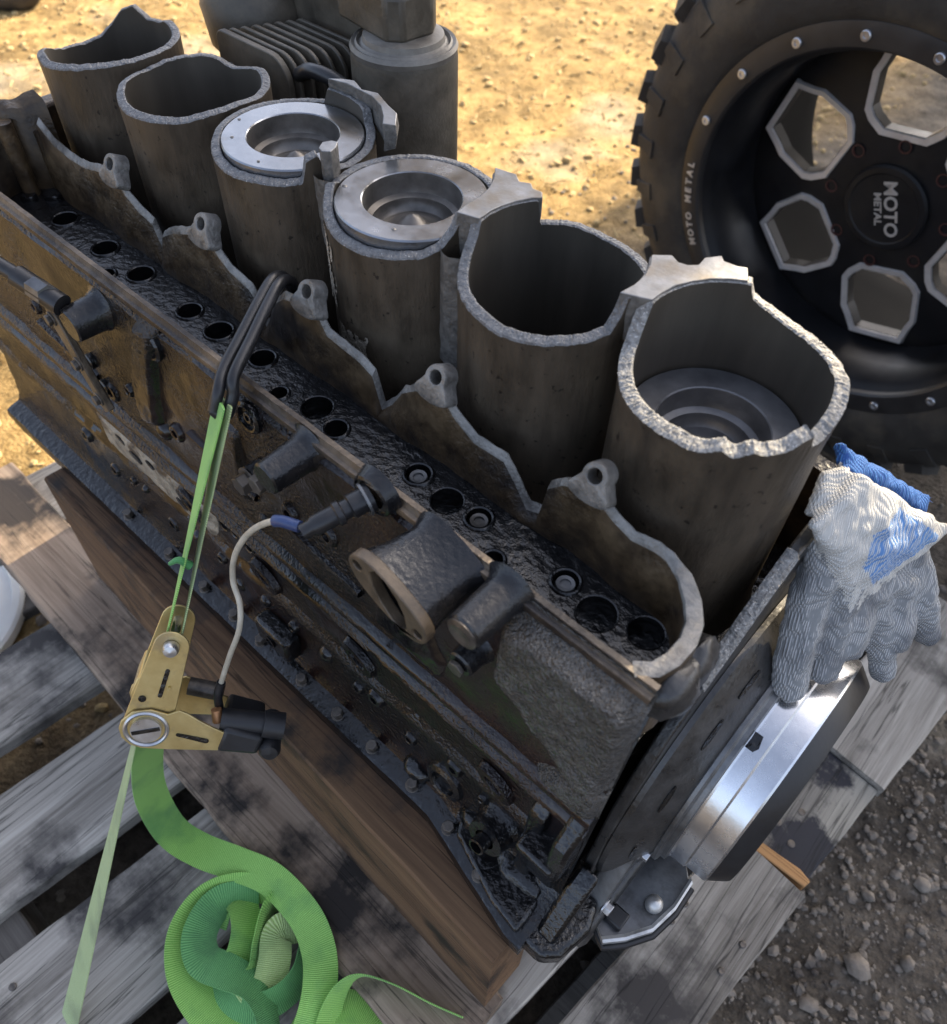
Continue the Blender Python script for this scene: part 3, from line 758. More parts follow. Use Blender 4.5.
for k, p in enumerate(pp):
    a, b = pp[max(0, k - 1)], pp[min(len(pp) - 1, k + 1)]
    if p.x < 25: nrm = Vector((0, -1, 0))
    else:
        d = Vector((b.x - a.x, b.y - a.y, 0)).normalized(); nrm = Vector((d.y, -d.x, 0))
    th = 2.1 + 2.7 * max(0, min(1, (p.x - 25) / 20))
    inn, out = p - nrm * th, p + nrm * th
    jit = 1.3 * nz(p.x, p.z, 1, .12) + .7 * nz(p.x, p.z, 6, .33)
    corner = max(0, min(1, (p.x - 25) / 20))
    slope = 3.0 * (1 - corner) + .4
    bul = (4 + 4 * nz(p.x, 2, 2, .02)) * (1 - corner) + .6
    zb = -129.0
    zo = max(p.z - slope - 1.5, zb + 2)
    sec = [inn + Vector((0, 0, -70)), inn + Vector((0, 0, -2)), inn + Vector((0, 0, jit - .4)), inn + nrm * .8 + Vector((0, 0, jit)), out - nrm * .8 + Vector((0, 0, jit - slope + .3)), Vector((out.x, out.y, zo)) ]
    for t in (.2, .4, .6, .8, 1.0):
        q = out + nrm * (bul * math.sin(t * 1.9) / math.sin(1.9) if bul > 1 else .6 * t)
        zz = zo + (zb - zo) * t
        q = Vector((q.x, q.y, zz)) + nrm * 1.2 * nz(p.x, zz, 5, .07)
        sec.append(q)
    rows.append([tuple(v) for v in sec])
mbw = MB().grid(rows)
nsec = len(rows[0])
mbw.m = [1 if (j % (nsec - 1)) in (2, 3, 4) else 0 for j in range(len(mbw.f))]
mbw.build('jacket_wall', [M['jacket'], M['gasket_face']], eng, smooth=40)
for x, z in ((-490, -62), (-374, -63), (-259, -62.5), (-142, -64), (-24.5, -61)):
    n_ = Vector((0, -.86, .5)).normalized(); u_ = Vector((1, 0, 0)); v_ = n_.cross(u_)
    m_ = MB(); o_ = Vector((x, -76, z))
    K = 40
    ro = []
    for k in range(K):
        a = 2 * PI * k / K
        ca, sa = math.cos(a), math.sin(a)
        if sa >= -.15: ox, oz = 8.0 * ca, 8.0 * sa
        else:
            t = (-.15 - sa) / .85
            ox = (8.0 + 5 * math.sin(t * PI * .62)) * (ca if abs(ca) > .02 else 0) * (1 + .7 * t); oz = -1.5 - 15 * t ** .7
        d = u_ * ca + v_ * sa; e_ = u_ * ox + v_ * oz
        ro.append([tuple(o_ + d * 4.4 - n_ * 9), tuple(o_ + d * 4.4 + n_ * 1.4), tuple(o_ + d * 5.0 + n_ * 2.0), tuple(o_ + e_ * .93 + n_ * (2.0 - 1.2 * max(0, -sa))), tuple(o_ + e_ + n_ * (.8 - 1.2 * max(0, -sa))), tuple(o_ + e_ * 1.02 - n_ * 10)])
    m_.grid(ro, closed_u=True).build('bolt_ear', M['gasket_face'], eng, smooth=40)

# tappet gallery floor with its bores
fl = MB().box(-700, 56, -134.5, -78, -150, -128)
cut = MB()
HO = [(-17.4, -99, 8), (8.5, -104, 12), (36, -95, 10.5), (-137.3, -99, 8.5), (-109, -102, 10.5), (-85, -99, 8), (-230.6, -103, 11), (-205.6, -108, 8), (-344.7, -100, 10), (-379.9, -101, 9), (-297, -97, 9), (-446.5, -100, 10), (-498, -100, 10), (-466, -118, 6), (-560, -100, 10), (-260, -112, 6), (-58, -116, 6)]
for x, y, r in HO:
    cut.lathe([(0, -40), (r, -40), (r, 20), (0, 20)], (x, y, -128), (0, 0, 1), 20)
boolean('tappet_floor', fl, cut, M['oil'], eng, smooth=30)
for x, y, r in HO:
    pr_ = [(r - .2, -19), (r - .2, 1.0), (r + .8, 1.6), (r + 2.0, 1.0), (r + 2.6, -.5)]
    m_ = MB().lathe(pr_ if r < 10.2 else [(r - .2, -19), (r - .2, .1), (r + .6, .5), (r + 1.2, -.4)], (x, y, -128), (0, 0, 1), 22)
    m_.lathe([(0, -16), (r, -16)], (x, y, -128), (0, 0, 1), 22)
    o = m_.build('tappet_bore', M['oil'], eng, smooth=50)
for x, y in ((-17.4, -99), (-137.3, -99), (-85, -99)):
    MB().lathe([(0, -3), (3.2, -3), (3.4, -1.5), (5.6, -1.2), (6.2, -3), (6.2, -14)], (x, y, -128), (0, 0, 1), 20).build('tappet', M['steel_dull'], eng, smooth=40)

# side of the crankcase, lofted along the engine
PROF = [(-133, -129), (-134, -97.5), (-134.8, -95.6), (-138.6, -95.2), (-139.4, -97), (-140.6, -99), (-143, -99.4), (-143.6, -101), (-143.4, -103.5), (-140.5, -105.5), (-140.5, -108), (-143.8, -110.5), (-145, -125), (-148, -150), (-151.5, -180), (-154, -205), (-155.5, -220), (-157, -229), (-162, -232), (-163.6, -235), (-163, -239), (-159.5, -241.5), (-160, -245), (-164.5, -248), (-166, -251.5), (-164.5, -256), (-161, -260), (-161, -275), (-162.5, -296), (-166.5, -300), (-167.2, -306), (-164, -310), (-165, -325), (-167, -350), (-169.5, -368), (-173, -375.5), (-184, -378), (-188.5, -380.5), (-189.5, -386), (-189, -393), (-186, -394), (-185, -396), (-187.5, -396.8), (-188, -400), (-150, -400)]
xs = [-700 + 3.7 * k for k in range(int((64 + 700) / 3.7) + 1)] + [65.5]
pr_pts = [Vector((y, z, 0)) for y, z in PROF]
dense = []
for a, b in zip(pr_pts, pr_pts[1:]):
    k = max(1, int((b - a).length / 5))
    dense += [a.lerp(b, i / k) for i in range(k)]
dense.append(pr_pts[-1])


def flare(x, z):
    """the sump rail widens towards the front"""
    if z > -365 or x < -48: return 0
    return -23 * min(1, (x + 48) / 100) * min(1, (-365 - z) / 12)


rows, mids = [], []
for x in xs:
    r_ = []
    for p in dense:
        y, z = p.x, p.y
        k = 0
        if -230 < z < -108: k = 1.6 * nz(x, y, z, .018) + .8 * nz(x, y, z, .06) + .35 * nz(x, y, z, .2)
        elif -372 < z < -258: k = 1.6 * nz(x, y, z, .016) + .7 * nz(x, y, z, .07)
        elif z > -100: k = .25 * nz(x, y, z, .08)
        else: k = .5 * nz(x, y, z, .07)
        r_.append((x, y - k + flare(x, z), z + (.3 * nz(x, 1, z, .1))))
    rows.append(r_)
mbs = MB().grid(rows)
nd = len(dense) - 1
mi = []
for i in range(len(xs) - 1):
    for j in range(nd):
        z = (dense[j].y + dense[j + 1].y) / 2; y = (dense[j].x + dense[j + 1].x) / 2
        if z > -103: q = 1
        elif z < -372: q = 2
        else: q = 0
        mi.append(q)
mbs.m = mi
last_ = (len(xs) - 1) * len(dense)
mbs.f.append([last_ + j for j in range(len(dense))]); mbs.m.append(2)
mbs.build('crankcase_side', [M['side'], M['rail'], M['oil']], eng, smooth=40)
# underside and far side of the crankcase
MB().box(-700, 58, -150, 150, -399, -216).build('crankcase_core', M['oil'], eng)

MB().box(-676, -656, -62, 86, -215, -80).build('rear_end', M['jacket'], eng, bevel=3)
# rear wall of the tappet gallery at the far end
rows = []
for k in range(26):
    t = k / 25
    y = -132 + 70 * t
    x = -628 + 20 * t - 8 * math.sin(t * PI) + 2.5 * math.sin(t * 11)
    zt = -58 + 8 * nz(y, 0, 3, .06) - 12 * (1 - t) ** 2
    rows.append([(x + 3, y, -129), (x, y, zt - 4), (x - 3, y, zt), (x - 16, y, zt + 3), (x - 20, y, -200)])
MB().grid(rows).build('rear_wall', M['jacket'], eng, smooth=40)
MB().cyl((-618, -98, -130), (-620, -98, -66), 7).cyl((-609, -76, -130), (-611, -75, -78), 5).build('wall_rib', M['jacket'], eng)
for x, y, r in ((-612, -104, 6), (-600, -88, 7)):
    MB().lathe([(0, 3), (r, 3), (r + 1, 1), (r + 1, -2)], (x, y, -127), (0, 0, 1), 16).build('plug', M['oil'], eng)


# things on the side of the crankcase -----------------------------------------
def bolt(parent, p, n, r=6, h=5, washer=True, mat_='bolt'):
    n = Vector(n).normalized(); p = Vector(p)
    u = Vector((0, 0, 1)).cross(n) if abs(n.z) < .9 else Vector((1, 0, 0))
    u.normalize(); v = n.cross(u)
    m_ = MB()
    if washer: m_.lathe([(r * 1.35, 0), (r * 1.35, 1.4), (0, 1.4)], p, n, 18)
    a0 = random.uniform(0, 1)
    m_.prism([(r * math.cos(a0 + k * PI / 3), r * math.sin(a0 + k * PI / 3)) for k in range(6)], p, u, v, n, 1.2, 1.2 + h)
    return m_.build('bolt', M[mat_], parent, smooth=30, bevel=.5)


def hboss(x, z, y0, y1, r, mat_='boss', r2=None, name='boss', fill=True, hollow=0):
    prof = [(r * 1.5, 0), (r * 1.18, 3), (r, 8)] if fill else [(r, 0)]
    L_ = abs(y1 - y0)
    prof += [(r2 or r, L_ - 1.2), ((r2 or r) - 1.2, L_)]
    prof += [(hollow, L_), (hollow, L_ - 12), (0, L_ - 12)] if hollow else [(0, L_)]
    return MB().lathe(prof, (x, y0, z), (0, -1, 0), 28).build(name, M[mat_], eng, smooth=40)


b_ = hboss(-27.2, -103, -138, -176, 12.0, r2=11.2)
MB().lathe([(9.6, 0), (10, 2), (7, 3.2), (4, 2.4), (0, 2.4)], (-27.2, -175, -103), (0, -1, 0), 22).build('end_cap', M['bolt'], b_)
b_ = hboss(-38, -163, -147, -166, 9.5, r2=9)
bolt(b_, (-38, -166, -163), (0, -1, 0), 6, 3, False)
b_ = hboss(-190.8, -112, -140, -176, 12.2, r2=11)
hboss(-432.7, -131, -142, -172, 14.5, r2=13.5)
# two clamped bolts left of the second boss
b_ = hboss(-214, -140, -146, -164, 9, fill=False)
bolt(b_, (-214, -164, -140), (0, -1, 0), 7, 7)
b_ = hboss(-238, -160, -149, -162, 9.5, fill=False)
bolt(b_, (-238, -162, -160), (0, -1, 0), 7.5, 8)
# round core plugs
for x, z in ((-359.5, -123), (-245.6, -117)):
    o = MB().lathe([(12, -2), (12, 1.5), (10, 3), (8.6, 2.6), (8, .4), (4.6, .4), (4, 1.8), (2.2, 1.8), (2, -.5), (0, -.5)], (x, -146.4, z), (0, -1, .1), 26).build('core_plug', M['oil'], eng, smooth=35)
# coolant port: raised body with an oval two-bolt flange
FO = Vector((-72, -187, -107))
fl_poly = []
for k in range(40):
    a = 2 * PI * k / 40
    rr = 17 + 14 * abs(math.cos(a)) ** 3
    fl_poly.append((rr * math.cos(a), rr * math.sin(a) * .98))
fa = R(-24)
U = Vector((math.cos(fa), 0, math.sin(fa))); V_ = Vector((-math.sin(fa), 0, math.cos(fa)))
# port opening (slanted lens)
lens = [(-12.5, 13), (-8, 18), (0, 16), (8, 8), (13, -3), (14, -14), (10, -19), (3, -17), (-5, -9), (-11, 1)]
base = MB().prism(fl_poly, FO, U, V_, (0, -1, 0), -7, 0)
c_ = MB().prism(lens, FO, Vector((1, 0, 0)), Vector((0, 0, 1)), (0, -1, 0), -60, 5)
for s_ in (-1, 1):
    p = FO + U * 24.5 * s_
    c_.lathe([(0, -20), (3.7, -20), (3.7, 8), (0, 8)], p, (0, -1, 0), 14)
fo = boolean('port_flange', base, c_, M['flange'], eng, smooth=35, bevel=.8)
rows = []
for k in range(40):
    x0, z0 = fl_poly[k]
    r0 = []
    for t, s_ in ((0, .95), (.3, .85), (.75, .82), (1, .98)):
        q = FO + U * x0 * s_ + V_ * z0 * s_ + Vector((7 * t, 7 + 40 * t, 2 * t))
        r0.append(tuple(q))
    rows.append(r0)
MB().grid(rows, closed_u=True).build('port_body', M['boss'], eng, smooth=50)
rows = [[tuple(FO + Vector((x * 1.03, h_, z * 1.03))) for x, z in lens] for h_ in (2, 14, 32)]
ptube = MB().grid(rows, closed_v=True)
ptube.f.append([20 + k for k in range(10)]); ptube.m.append(0)
ptube.build('port_throat', M['oil'], fo)
# pressure sensor with connector
SB = Vector((-124, -141, -96))
MB().lathe([(17, 0), (15.5, 4), (14.5, 8), (13, 9), (12.5, 7.5), (9, 7.5)], SB, (0, -1, -.05), 30).build('sensor_boss', M['boss'], eng, smooth=40)
d_ = Vector((-.32, -1, -.18)).normalized()
s0 = SB + Vector((0, -8, 0))
so = MB().lathe([(0, 0), (9, 0), (9, 3), (7.4, 4), (7.4, 13), (5.8, 14), (5.8, 18), (7.2, 19), (7.2, 22), (6, 23), (6, 36), (4.6, 38), (4.6, 44), (0, 44)], s0, d_, 24).build('sensor', M['black'], eng, smooth=35)
MB().lathe([(10.2, 3), (10.2, 4.6), (8.2, 4.6)], s0, d_, 24).build('sensor_ring', M['steel_dull'], so)
# crusty raised panel by the front end
rows = []
PW = [(-20, -104), (52, -104), (58, -112), (58, -196), (50, -204), (-6, -168), (-24, -158), (-26, -112)]


def inside(px, pz, poly):
    c = False
    for (x1, z1), (x2, z2) in zip(poly, poly[1:] + poly[:1]):
        if (z1 > pz) != (z2 > pz) and px < (x2 - x1) * (pz - z1) / (z2 - z1) + x1: c = not c
    return c


def pdist(px, pz, poly):
    d = 1e9
    for (x1, z1), (x2, z2) in zip(poly, poly[1:] + poly[:1]):
        vx, vz = x2 - x1, z2 - z1
        t = max(0, min(1, ((px - x1) * vx + (pz - z1) * vz) / (vx * vx + vz * vz)))
        d = min(d, math.hypot(px - x1 - t * vx, pz - z1 - t * vz))
    return d if inside(px, pz, poly) else -d


def wy(z): return -143 - (-100 - z) * .104


def raised(name, poly, hgt, mat_, step=2.5, ramp=8, rough=1.0):
    x0, x1 = min(p[0] for p in poly) - ramp, max(p[0] for p in poly) + 2
    z0, z1 = min(p[1] for p in poly) - ramp, max(p[1] for p in poly) + ramp
    nx, nz_ = int((x1 - x0) / step) + 1, int((z1 - z0) / step) + 1
    rows = []
    for i in range(nx):
        x = x0 + (x1 - x0) * i / (nx - 1)
        r_ = []
        for j in range(nz_):
            z = z0 + (z1 - z0) * j / (nz_ - 1)
            t = max(0, min(1, pdist(x, z, poly) / ramp + .5))
            t = t * t * (3 - 2 * t)
            r_.append((x, wy(z) + 2.8 - (hgt + 2.8) * t - rough * t * (nz(x, z, 2, .05) + .6 * nz(x, z, 7, .16)), z))
        rows.append(r_)
    return MB().grid(rows).build(name, M[mat_], eng, smooth=60)


raised('raised_panel', [(-20, -113), (0, -107), (56, -106), (65, -112), (65, -190), (52, -201), (0, -170), (-20, -157)], 13, 'crust', ramp=10, rough=2.2)
raised('raised_panel', [(44, -208), (65, -200), (65, -229), (20, -226)], 9, 'crust', rough=1.6)
raised('raised_panel', [(-400, -175), (-376, -112), (-352, -108), (-366, -168), (-372, -205), (-398, -215)], 7, 'side')
raised('raised_panel', [(-300, -200), (-280, -140), (-262, -142), (-258, -205)], 5, 'side')
raised('raised_panel', [(-120, -150), (-92, -150), (-60, -205), (-62, -222), (-126, -218)], 4, 'side')


def lump(x, y, z, rx, ry, rz, mat_, name, seed, jag=.25, flat=0):
    K, J = 18, 10
    rows = []
    for i in range(K):
        a = 2 * PI * i / K
        r_ = []
        for j in range(J + 1):
            b = PI * j / J
            d = Vector((math.sin(b) * math.cos(a), math.sin(b) * math.sin(a), math.cos(b)))
            k = 1 + jag * nz(d.x * 2 + seed, d.y * 2, d.z * 2, 1)
            r_.append((x + d.x * rx * k, y + d.y * ry * k, z + d.z * rz * k))
        rows.append(r_)
    return MB().grid(rows, closed_u=True).build(name, M[mat_], eng, smooth=60)


# pale crusted face low on the far half of the block, with its oval oil holes
rows = []
for k in range(70):
    x = -500 + 190 * k / 69
    r_ = []
    for j in range(16):
        z = -258 - 44 * j / 15
        e_ = min(1, min(k, 69 - k) / 6, min(j, 15 - j) / 2)
        r_.append((x, -159 - 5.5 * e_ - .9 * nz(x, z, 3, .08), z + 4 * nz(x, 1, 5, .05)))
    rows.append(r_)
pf_ = MB().grid(rows).build('crusted_face', M['pale_crust'], eng, smooth=50)
for x, z, a_, b_2 in ((-352, -276, 17, 7), (-366, -288, 8, 3.4), (-405, -268, 6, 3), (-432, -278, 9, 4), (-452, -270, 7, 3), (-340, -293, 7, 3)):
    MB().prism([(a_ * math.cos(t_ * PI / 9), b_2 * math.sin(t_ * PI / 9)) for t_ in range(18)], (x, -164, z), (.95, 0, -.3), (.3, 0, .95), (0, -1, 0), -3, 1.4).build('oil_hole', M['oil'], pf_)

# lower crankcase: slotted pads, boss pipe, small bolts along the sump rail
for x, z, ang in ((-252, -285, .5), (-140, -280, .55), (-4, -285, .6), (-345, -270, .4)):
    m_ = MB()
    u_ = Vector((math.cos(-ang), 0, math.sin(-ang))); v_ = Vector((math.sin(ang), 0, math.cos(ang)))
    ring = []
    for k in range(26):
        a = 2 * PI * k / 26
        d = (math.cos(a), math.sin(a))
        ring.append([tuple(Vector((x, -162, z)) + u_ * d[0] * q * 1.8 + v_ * d[1] * q + Vector((0, -h, 0))) for q, h in ((10.5, 0), (9.5, 5.5), (7, 6.5), (5, 5.5), (4.2, .5), (.1, .5))])
    m_.grid(ring, closed_u=True).build('slotted_pad', M['side'], eng, smooth=45)
for x, z in ((-300, -372), (-262, -372), (-206, -373), (-160, -373), (-118, -373), (-72, -373), (-28, -372), (12, -373), (-345, -372), (-400, -372), (-470, -372)):
    bolt(eng, (x, -180 + flare(x, -378), -378.5), (0, -.15, 1), 4.6, 6.5)
m_ = MB().box(-262, -218, -182, -165, -366, -336)
o = m_.build('pad', M['oil'], eng, bevel=4)
MB().lathe([(6, 0), (6.4, 1.2), (4.4, 1.4), (4.2, -3), (0, -3)], (-240, -182.2, -351), (0, -1, 0), 18).build('pad_hole', M['oil'], o)
pb = MB().lathe([(22, 0), (19, 7), (17, 9), (15.5, 15), (14.5, 22), (8, 22.5)], (6, -163, -338), (0, -1, .25), 26).build('drain_boss', M['oil'], eng, smooth=40)
MB().lathe([(6.4, 0), (6.4, 11), (4.8, 11.4), (4.6, -4), (0, -4)], (6, -183, -332), (0, -1, .28), 20).build('drain_pipe', M['oil'], pb)
MB().lathe([(19, 0), (17, 5), (13, 7), (11, 6), (10, 2), (0, 2)], (-48, -166, -350), (0, -1, .15), 24).build('ring_boss', M['oil'], eng, smooth=40)
lump(-14, -168, -366, 17, 12, 10, 'oil', 'sludge', 3)
lump(34, -172, -372, 24, 14, 9, 'oil', 'sludge', 5)
lump(-76, -170, -370, 14, 9, 8, 'oil', 'sludge', 9)
rgd = random.Random(21)
for k in range(34):
    x = -560 + 590 * (k + rgd.random()) / 34
    low = k % 2
    z = rgd.uniform(-345, -318) if low else rgd.uniform(-222, -172)
    if not low and -150 < x < 40: continue
    rr = rgd.uniform(3.5, 7.5)
    y = -165 if low else wy(z)
    prof = [(rr * 1.35, -2), (rr * 1.2, 1.5), (rr, 3.5), (rr * .72, 4), (rr * .5, 3.4), (rr * .45, .5), (0, .5)] if rgd.random() < .6 else [(rr * 1.3, -2), (rr, 2.5), (rr * .5, 4.5), (0, 5)]
    MB().lathe(prof, (x, y, z), (0, -1, .1), 16).build('casting_boss', M['oil'] if low else M['side'], eng, smooth=40)
for x0, x1, z in ((-330, -250, -186), (-560, -470, -205), (-214, -140, -196), (-110, -70, -232)):
    rows = [[(x0 + (x1 - x0) * t / 12, wy(z - 8) + 2 - h_, z - 10 * t / 12 + d_) for h_, d_ in ((0, 4), (5, 2.5), (6, 0), (5, -2.5), (0, -4))] for t in range(13)]
    MB().grid(rows).build('casting_rib', M['side'], eng, smooth=50)
# big ribs near the front end
m_ = MB().prism([(-158, -262), (-168, -272), (-172, -345), (-178, -372), (-156, -372)], (0, 0, 0), (0, 1, 0), (0, 0, 1), (1, 0, 0), 26, 40)
m_.build('rib', M['oil'], eng, bevel=3)
m_ = MB().prism([(-155, -236), (-166, -246), (-178, -258), (-182, -300), (-160, -300)], (0, 0, 0), (0, 1, 0), (0, 0, 1), (1, 0, 0), 52, 65)
m_.build('rib', M['oil'], eng, bevel=3)
MB().box(36, 62, -178, -155, -340, -300).build('pad', M['oil'], eng, bevel=4)
MB().box(20, 60, -196, -165, -399, -376).build('foot', M['oil'], eng, bevel=3)
MB().prism([(-30, -166), (58, -166), (58, -207), (30, -203), (-20, -186)], (0, 0, 0), (1, 0, 0), (0, 1, 0), (0, 0, 1), -379, -370).build('oily_shelf', M['oil'], eng, bevel=3)
MB().box(30, 60, -184, -158, -300, -292).build('oily_shelf', M['oil'], eng, bevel=3)
MB().prism([(56, -150), (88, -148), (95, -168), (90, -196), (80, -206), (56, -206)], (0, 0, 0), (1, 0, 0), (0, 1, 0), (0, 0, 1), -399, -377).build('front_foot', M['oil'], eng, bevel=4)
MB().prism([(-196, -378), (-166, -378), (-150, -352), (-150, -330), (-166, -340)], (0, 0, 0), (0, 1, 0), (0, 0, 1), (1, 0, 0), 66, 82).build('front_web', M['oil'], eng, bevel=3)
MB().box(40, 96, -168, 120, -452, -399.5).build('sump_front', M['plate_dark'], eng, bevel=8)
# end boss by the tappet gallery corner
lump(66, -118, -120, 13, 20, 17, 'plate_dark', 'end_boss', 12, .2)
lump(64, -90, -134, 11, 18, 18, 'plate_dark', 'end_boss', 15, .2)
# flange line of small studs far left
for x, z in ((-470, -196), (-455, -214), (-300, -262), (-320, -250), (-285, -258), (-268, -262)):
    MB().lathe([(7, -2), (7, 2), (5.5, 3), (4.4, 2.4), (4.0, -1), (0, -1)], (x, wy(z) - 3 if z > -225 else -161, z), (0, -1, .1), 18).build('threaded_hole', M['oil'], eng, smooth=40)
# fittings at the far boss
ft = MB().cyl((-440, -168, -118), (-478, -178, -106), 8.5).cyl((-478, -178, -106), (-500, -184, -100), 6).build('fitting', M['black'], eng)
MB().prism([(8.5 * math.cos(k * PI / 3), 8.5 * math.sin(k * PI / 3)) for k in range(6)], (-448, -172, -112), (0, .3, 1), (.28, .9, -.2), (-.95, -.25, .3), 0, 12).build('nut', M['steel_dull'], ft)
MB().lathe([(0, 0), (7, 0), (7, 12), (5.5, 13), (5.5, 20), (0, 20)], (-506, -182, -104), (-.2, -.3, 1), 18).build('nipple', M['alu'], ft)
br = MB().prism([(0, 0), (14, 2), (30, -52), (44, -84), (34, -92), (18, -60), (2, -22)], (-470, -166, -130), (1, 0, 0), (0, 0, 1), (0, -1, 0), 0, 6).build('bracket', M['rail'], eng, bevel=1)
for x, z in ((-463, -140), (-448, -176), (-436, -206)):
    bolt(br, (x, -172, z), (0, -1, 0), 4.5, 3.5)

# front end: end plate, sloping housing, crank wheel ---------------------------
EP = [(100, -122), (60, -108), (30, -106), (0, -112), (-30, -130), (-55, -152), (-80, -170), (-103, -192), (-122, -225), (-135, -262), (-141, -300), (-148, -345), (-158, -380), (-160, -399), (150, -399), (150, -190), (130, -150)]
rows = [[(60, y + 1.5 * nz(y, z, 1, .08), z + 2 * nz(y, z, 4, .08)) for y, z in EP], [(72, y, z) for y, z in EP]]
MB().prism(EP, (0, 0, 0), (0, 1, 0), (0, 0, 1), (1, 0, 0), 66, 74).build('end_plate', M['plate_dark'], eng, bevel=1.5)
# broken bright crumbs along the top of the end plate
rows = []
for k in range(70):
    y = -2 - 76 * k / 69
    z = -111.5 - (18 * (-y) / 30 if y > -30 else 18 + 22 * (-y - 30) / 25 if y > -55 else 40 + 18 * (-y - 55) / 25)
    j_ = 1.6 * nz(k, 2, 0, .35) + 1.2 * nz(k, 5, 3, .9)
    rows.append([(65.4, y, z - 3), (66 + .6 * nz(k, 1, 1, .8), y, z + 1.2 + j_), (68.5, y + .8 * nz(k, 9, 1, .8), z + 2.2 + j_ * .8), (72, y, z + 1.6 - j_ * .6), (74.6, y, z - 2.5 + j_)])
MB().grid(rows).build('broken_edge', M['fracture'], eng, smooth=None)
CR = Vector((0, 0, -323))
hs = MB().lathe([(143, 74.5), (142, 78), (136, 83), (113, 96.5), (109, 98)], CR, (1, 0, 0), 72).build('housing_cone', M['plate_dark'], eng, smooth=30)
for k, a in enumerate((106, 124, 148, 178)):
    c, s = math.cos(R(a)), math.sin(R(a))
    rad = Vector((0, c, s)); tan = Vector((0, -s, c)); out = (Vector((1, 0, 0)) * 27 + rad * 15).normalized(); dn = (rad * 27 - Vector((1, 0, 0)) * 15).normalized()
    ctr = CR + rad * 126 + Vector((89.0, 0, 0))
    MB().prism([(12 * math.cos(q * PI / 8), 2.2 * math.sin(q * PI / 8)) for q in range(16)], ctr, tan, dn, out, -2, .5).build('slot', M['oil'], hs)
MB().lathe([(0, 97), (109, 97), (110, 98.5), (110, 101), (108.5, 102), (106, 102), (105, 103), (105, 106), (101, 107)], CR, (1, 0, 0), 96).build('seal_flange', M['steel_dull'], eng, smooth=22)
cw = MB().lathe([(101, 106.8), (100.2, 108.5), (100.2, 119), (98.6, 120.5), (98.6, 135), (97.6, 136.5)], CR, (1, 0, 0), 120).build('crank_wheel', M['steel'], eng, smooth=22)
MB().lathe([(97.4, 136.4), (95.5, 139), (89, 147), (87, 149), (60, 150), (0, 150)], CR, (1, 0, 0), 96).build('wheel_face', M['black'], cw, smooth=25)
for a in (118, 62):
    c, s = math.cos(R(a)), math.sin(R(a)); rad = Vector((0, c, s)); tan = Vector((0, -s, c))
    MB().prism([(-6, 0), (6, 0), (6, 6), (2, 8), (-6, 6)], CR + rad * 99.6 + Vector((107, 0, 0)), tan, (1, 0, 0), rad, 0, 1.0).build('notch', M['oil'], cw)
# open lower front cover with its lip and bolts
LO = [(92, -152), (104, -158), (115, -145), (126, -126), (130, -103), (129, -78), (112, -60), (92, -56)]
MB().prism([(x, y) for x, y in LO], (0, 0, 0), (1, 0, 0), (0, 1, 0), (0, 0, 1), -417, -413).build('cover_floor', M['steel_dull'], eng, bevel=1)
lip = resample([(88, -150, -410), (104, -159, -411), (115.5, -146, -411), (127, -127, -411), (131, -103, -411), (130, -78, -411)], 6)
rows = []
for k, p in enumerate(lip):
    rows.append([(p.x, p.y, -417.5), (p.x + 1.6, p.y - 1.2, -417), (p.x + 1.6, p.y - 1.2, -409), (p.x, p.y, -408), (p.x - 2, p.y + 1.6, -409), (p.x - 2, p.y + 1.6, -417)])
MB().grid(rows).build('cover_lip', M['alu'], eng, smooth=40)
MB().tube([(p.x + 3.2, p.y - 2.2, -416.5) for p in lip], 2.4, 8).build('gasket_bead', M['black'], eng)
cf = MB().prism([(-92, -318), (-104, -312), (-122, -340), (-150, -380), (-168, -412), (-150, -413), (-128, -385), (-106, -350)], (0, 0, 0), (0, 1, 0), (0, 0, 1), (1, 0, 0), 76, 92).build('cover_flange', M['steel_dull'], eng, bevel=1.2)
bolt(cf, (92, -146, -384), (1, 0, 0), 5, 5, True, 'bolt_bright')
bolt(cf, (92, -112, -340), (1, 0, 0), 5, 5, True, 'bolt_bright')
MB().lathe([(0, 0), (6.5, 0), (7, 3), (6.4, 7), (4, 10), (0, 11)], (118, -112, -412.5), (0, 0, 1), 20).build('round_plug', M['alu'], eng, smooth=60)
MB().box(96, 110, -146, -132, -412.5, -404).build('nut_block', M['black'], eng, bevel=1.5)

# pistons ----------------------------------------------------------------------
def piston(i, z, label, dull=False):
    x = -i * P
    t = thing('piston', label, 'piston', (x, 0, z - 80))
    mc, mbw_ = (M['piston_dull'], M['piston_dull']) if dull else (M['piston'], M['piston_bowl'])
    MB().lathe([(50.2, -80), (50.2, -4), (50.2, -1), (49.4, 0), (33, 0), (32.3, -.6)], (x, 0, z), (0, 0, 1), 96).build('crown', mc, t, smooth=30)
    MB().lathe([(32.3, -.6), (32.0, -3), (32.4, -10), (31, -14), (27, -15.5), (26.6, -17), (26.0, -20), (23, -23), (19, -22.5), (11, -19), (4, -13.5), (0, -12.4)], (x, 0, z), (0, 0, 1), 72).build('bowl', mbw_, t, smooth=40)
    if not dull:
        MB().lathe([(20, -22.4), (11, -18.6), (4, -13.1), (0, -12.0)], (x, 0, z), (0, 0, 1), 48).build('bowl_cone', M['piston_bowl'], t, smooth=50)
        m_ = MB()
        rg = random.Random(i)
        for k in range(3):                              # drops of water on the crown
            a, rr = rg.uniform(3.4, 6.1), rg.uniform(35, 48)
            m_.lathe([(1.6 * rg.uniform(.6, 1.3), 0), (1.1, .5), (0, .75)], (x + rr * math.cos(a), rr * math.sin(a), z), (0, 0, 1), 10)
        m_.build('water_drops', M['piston_bowl'], t)
    return t


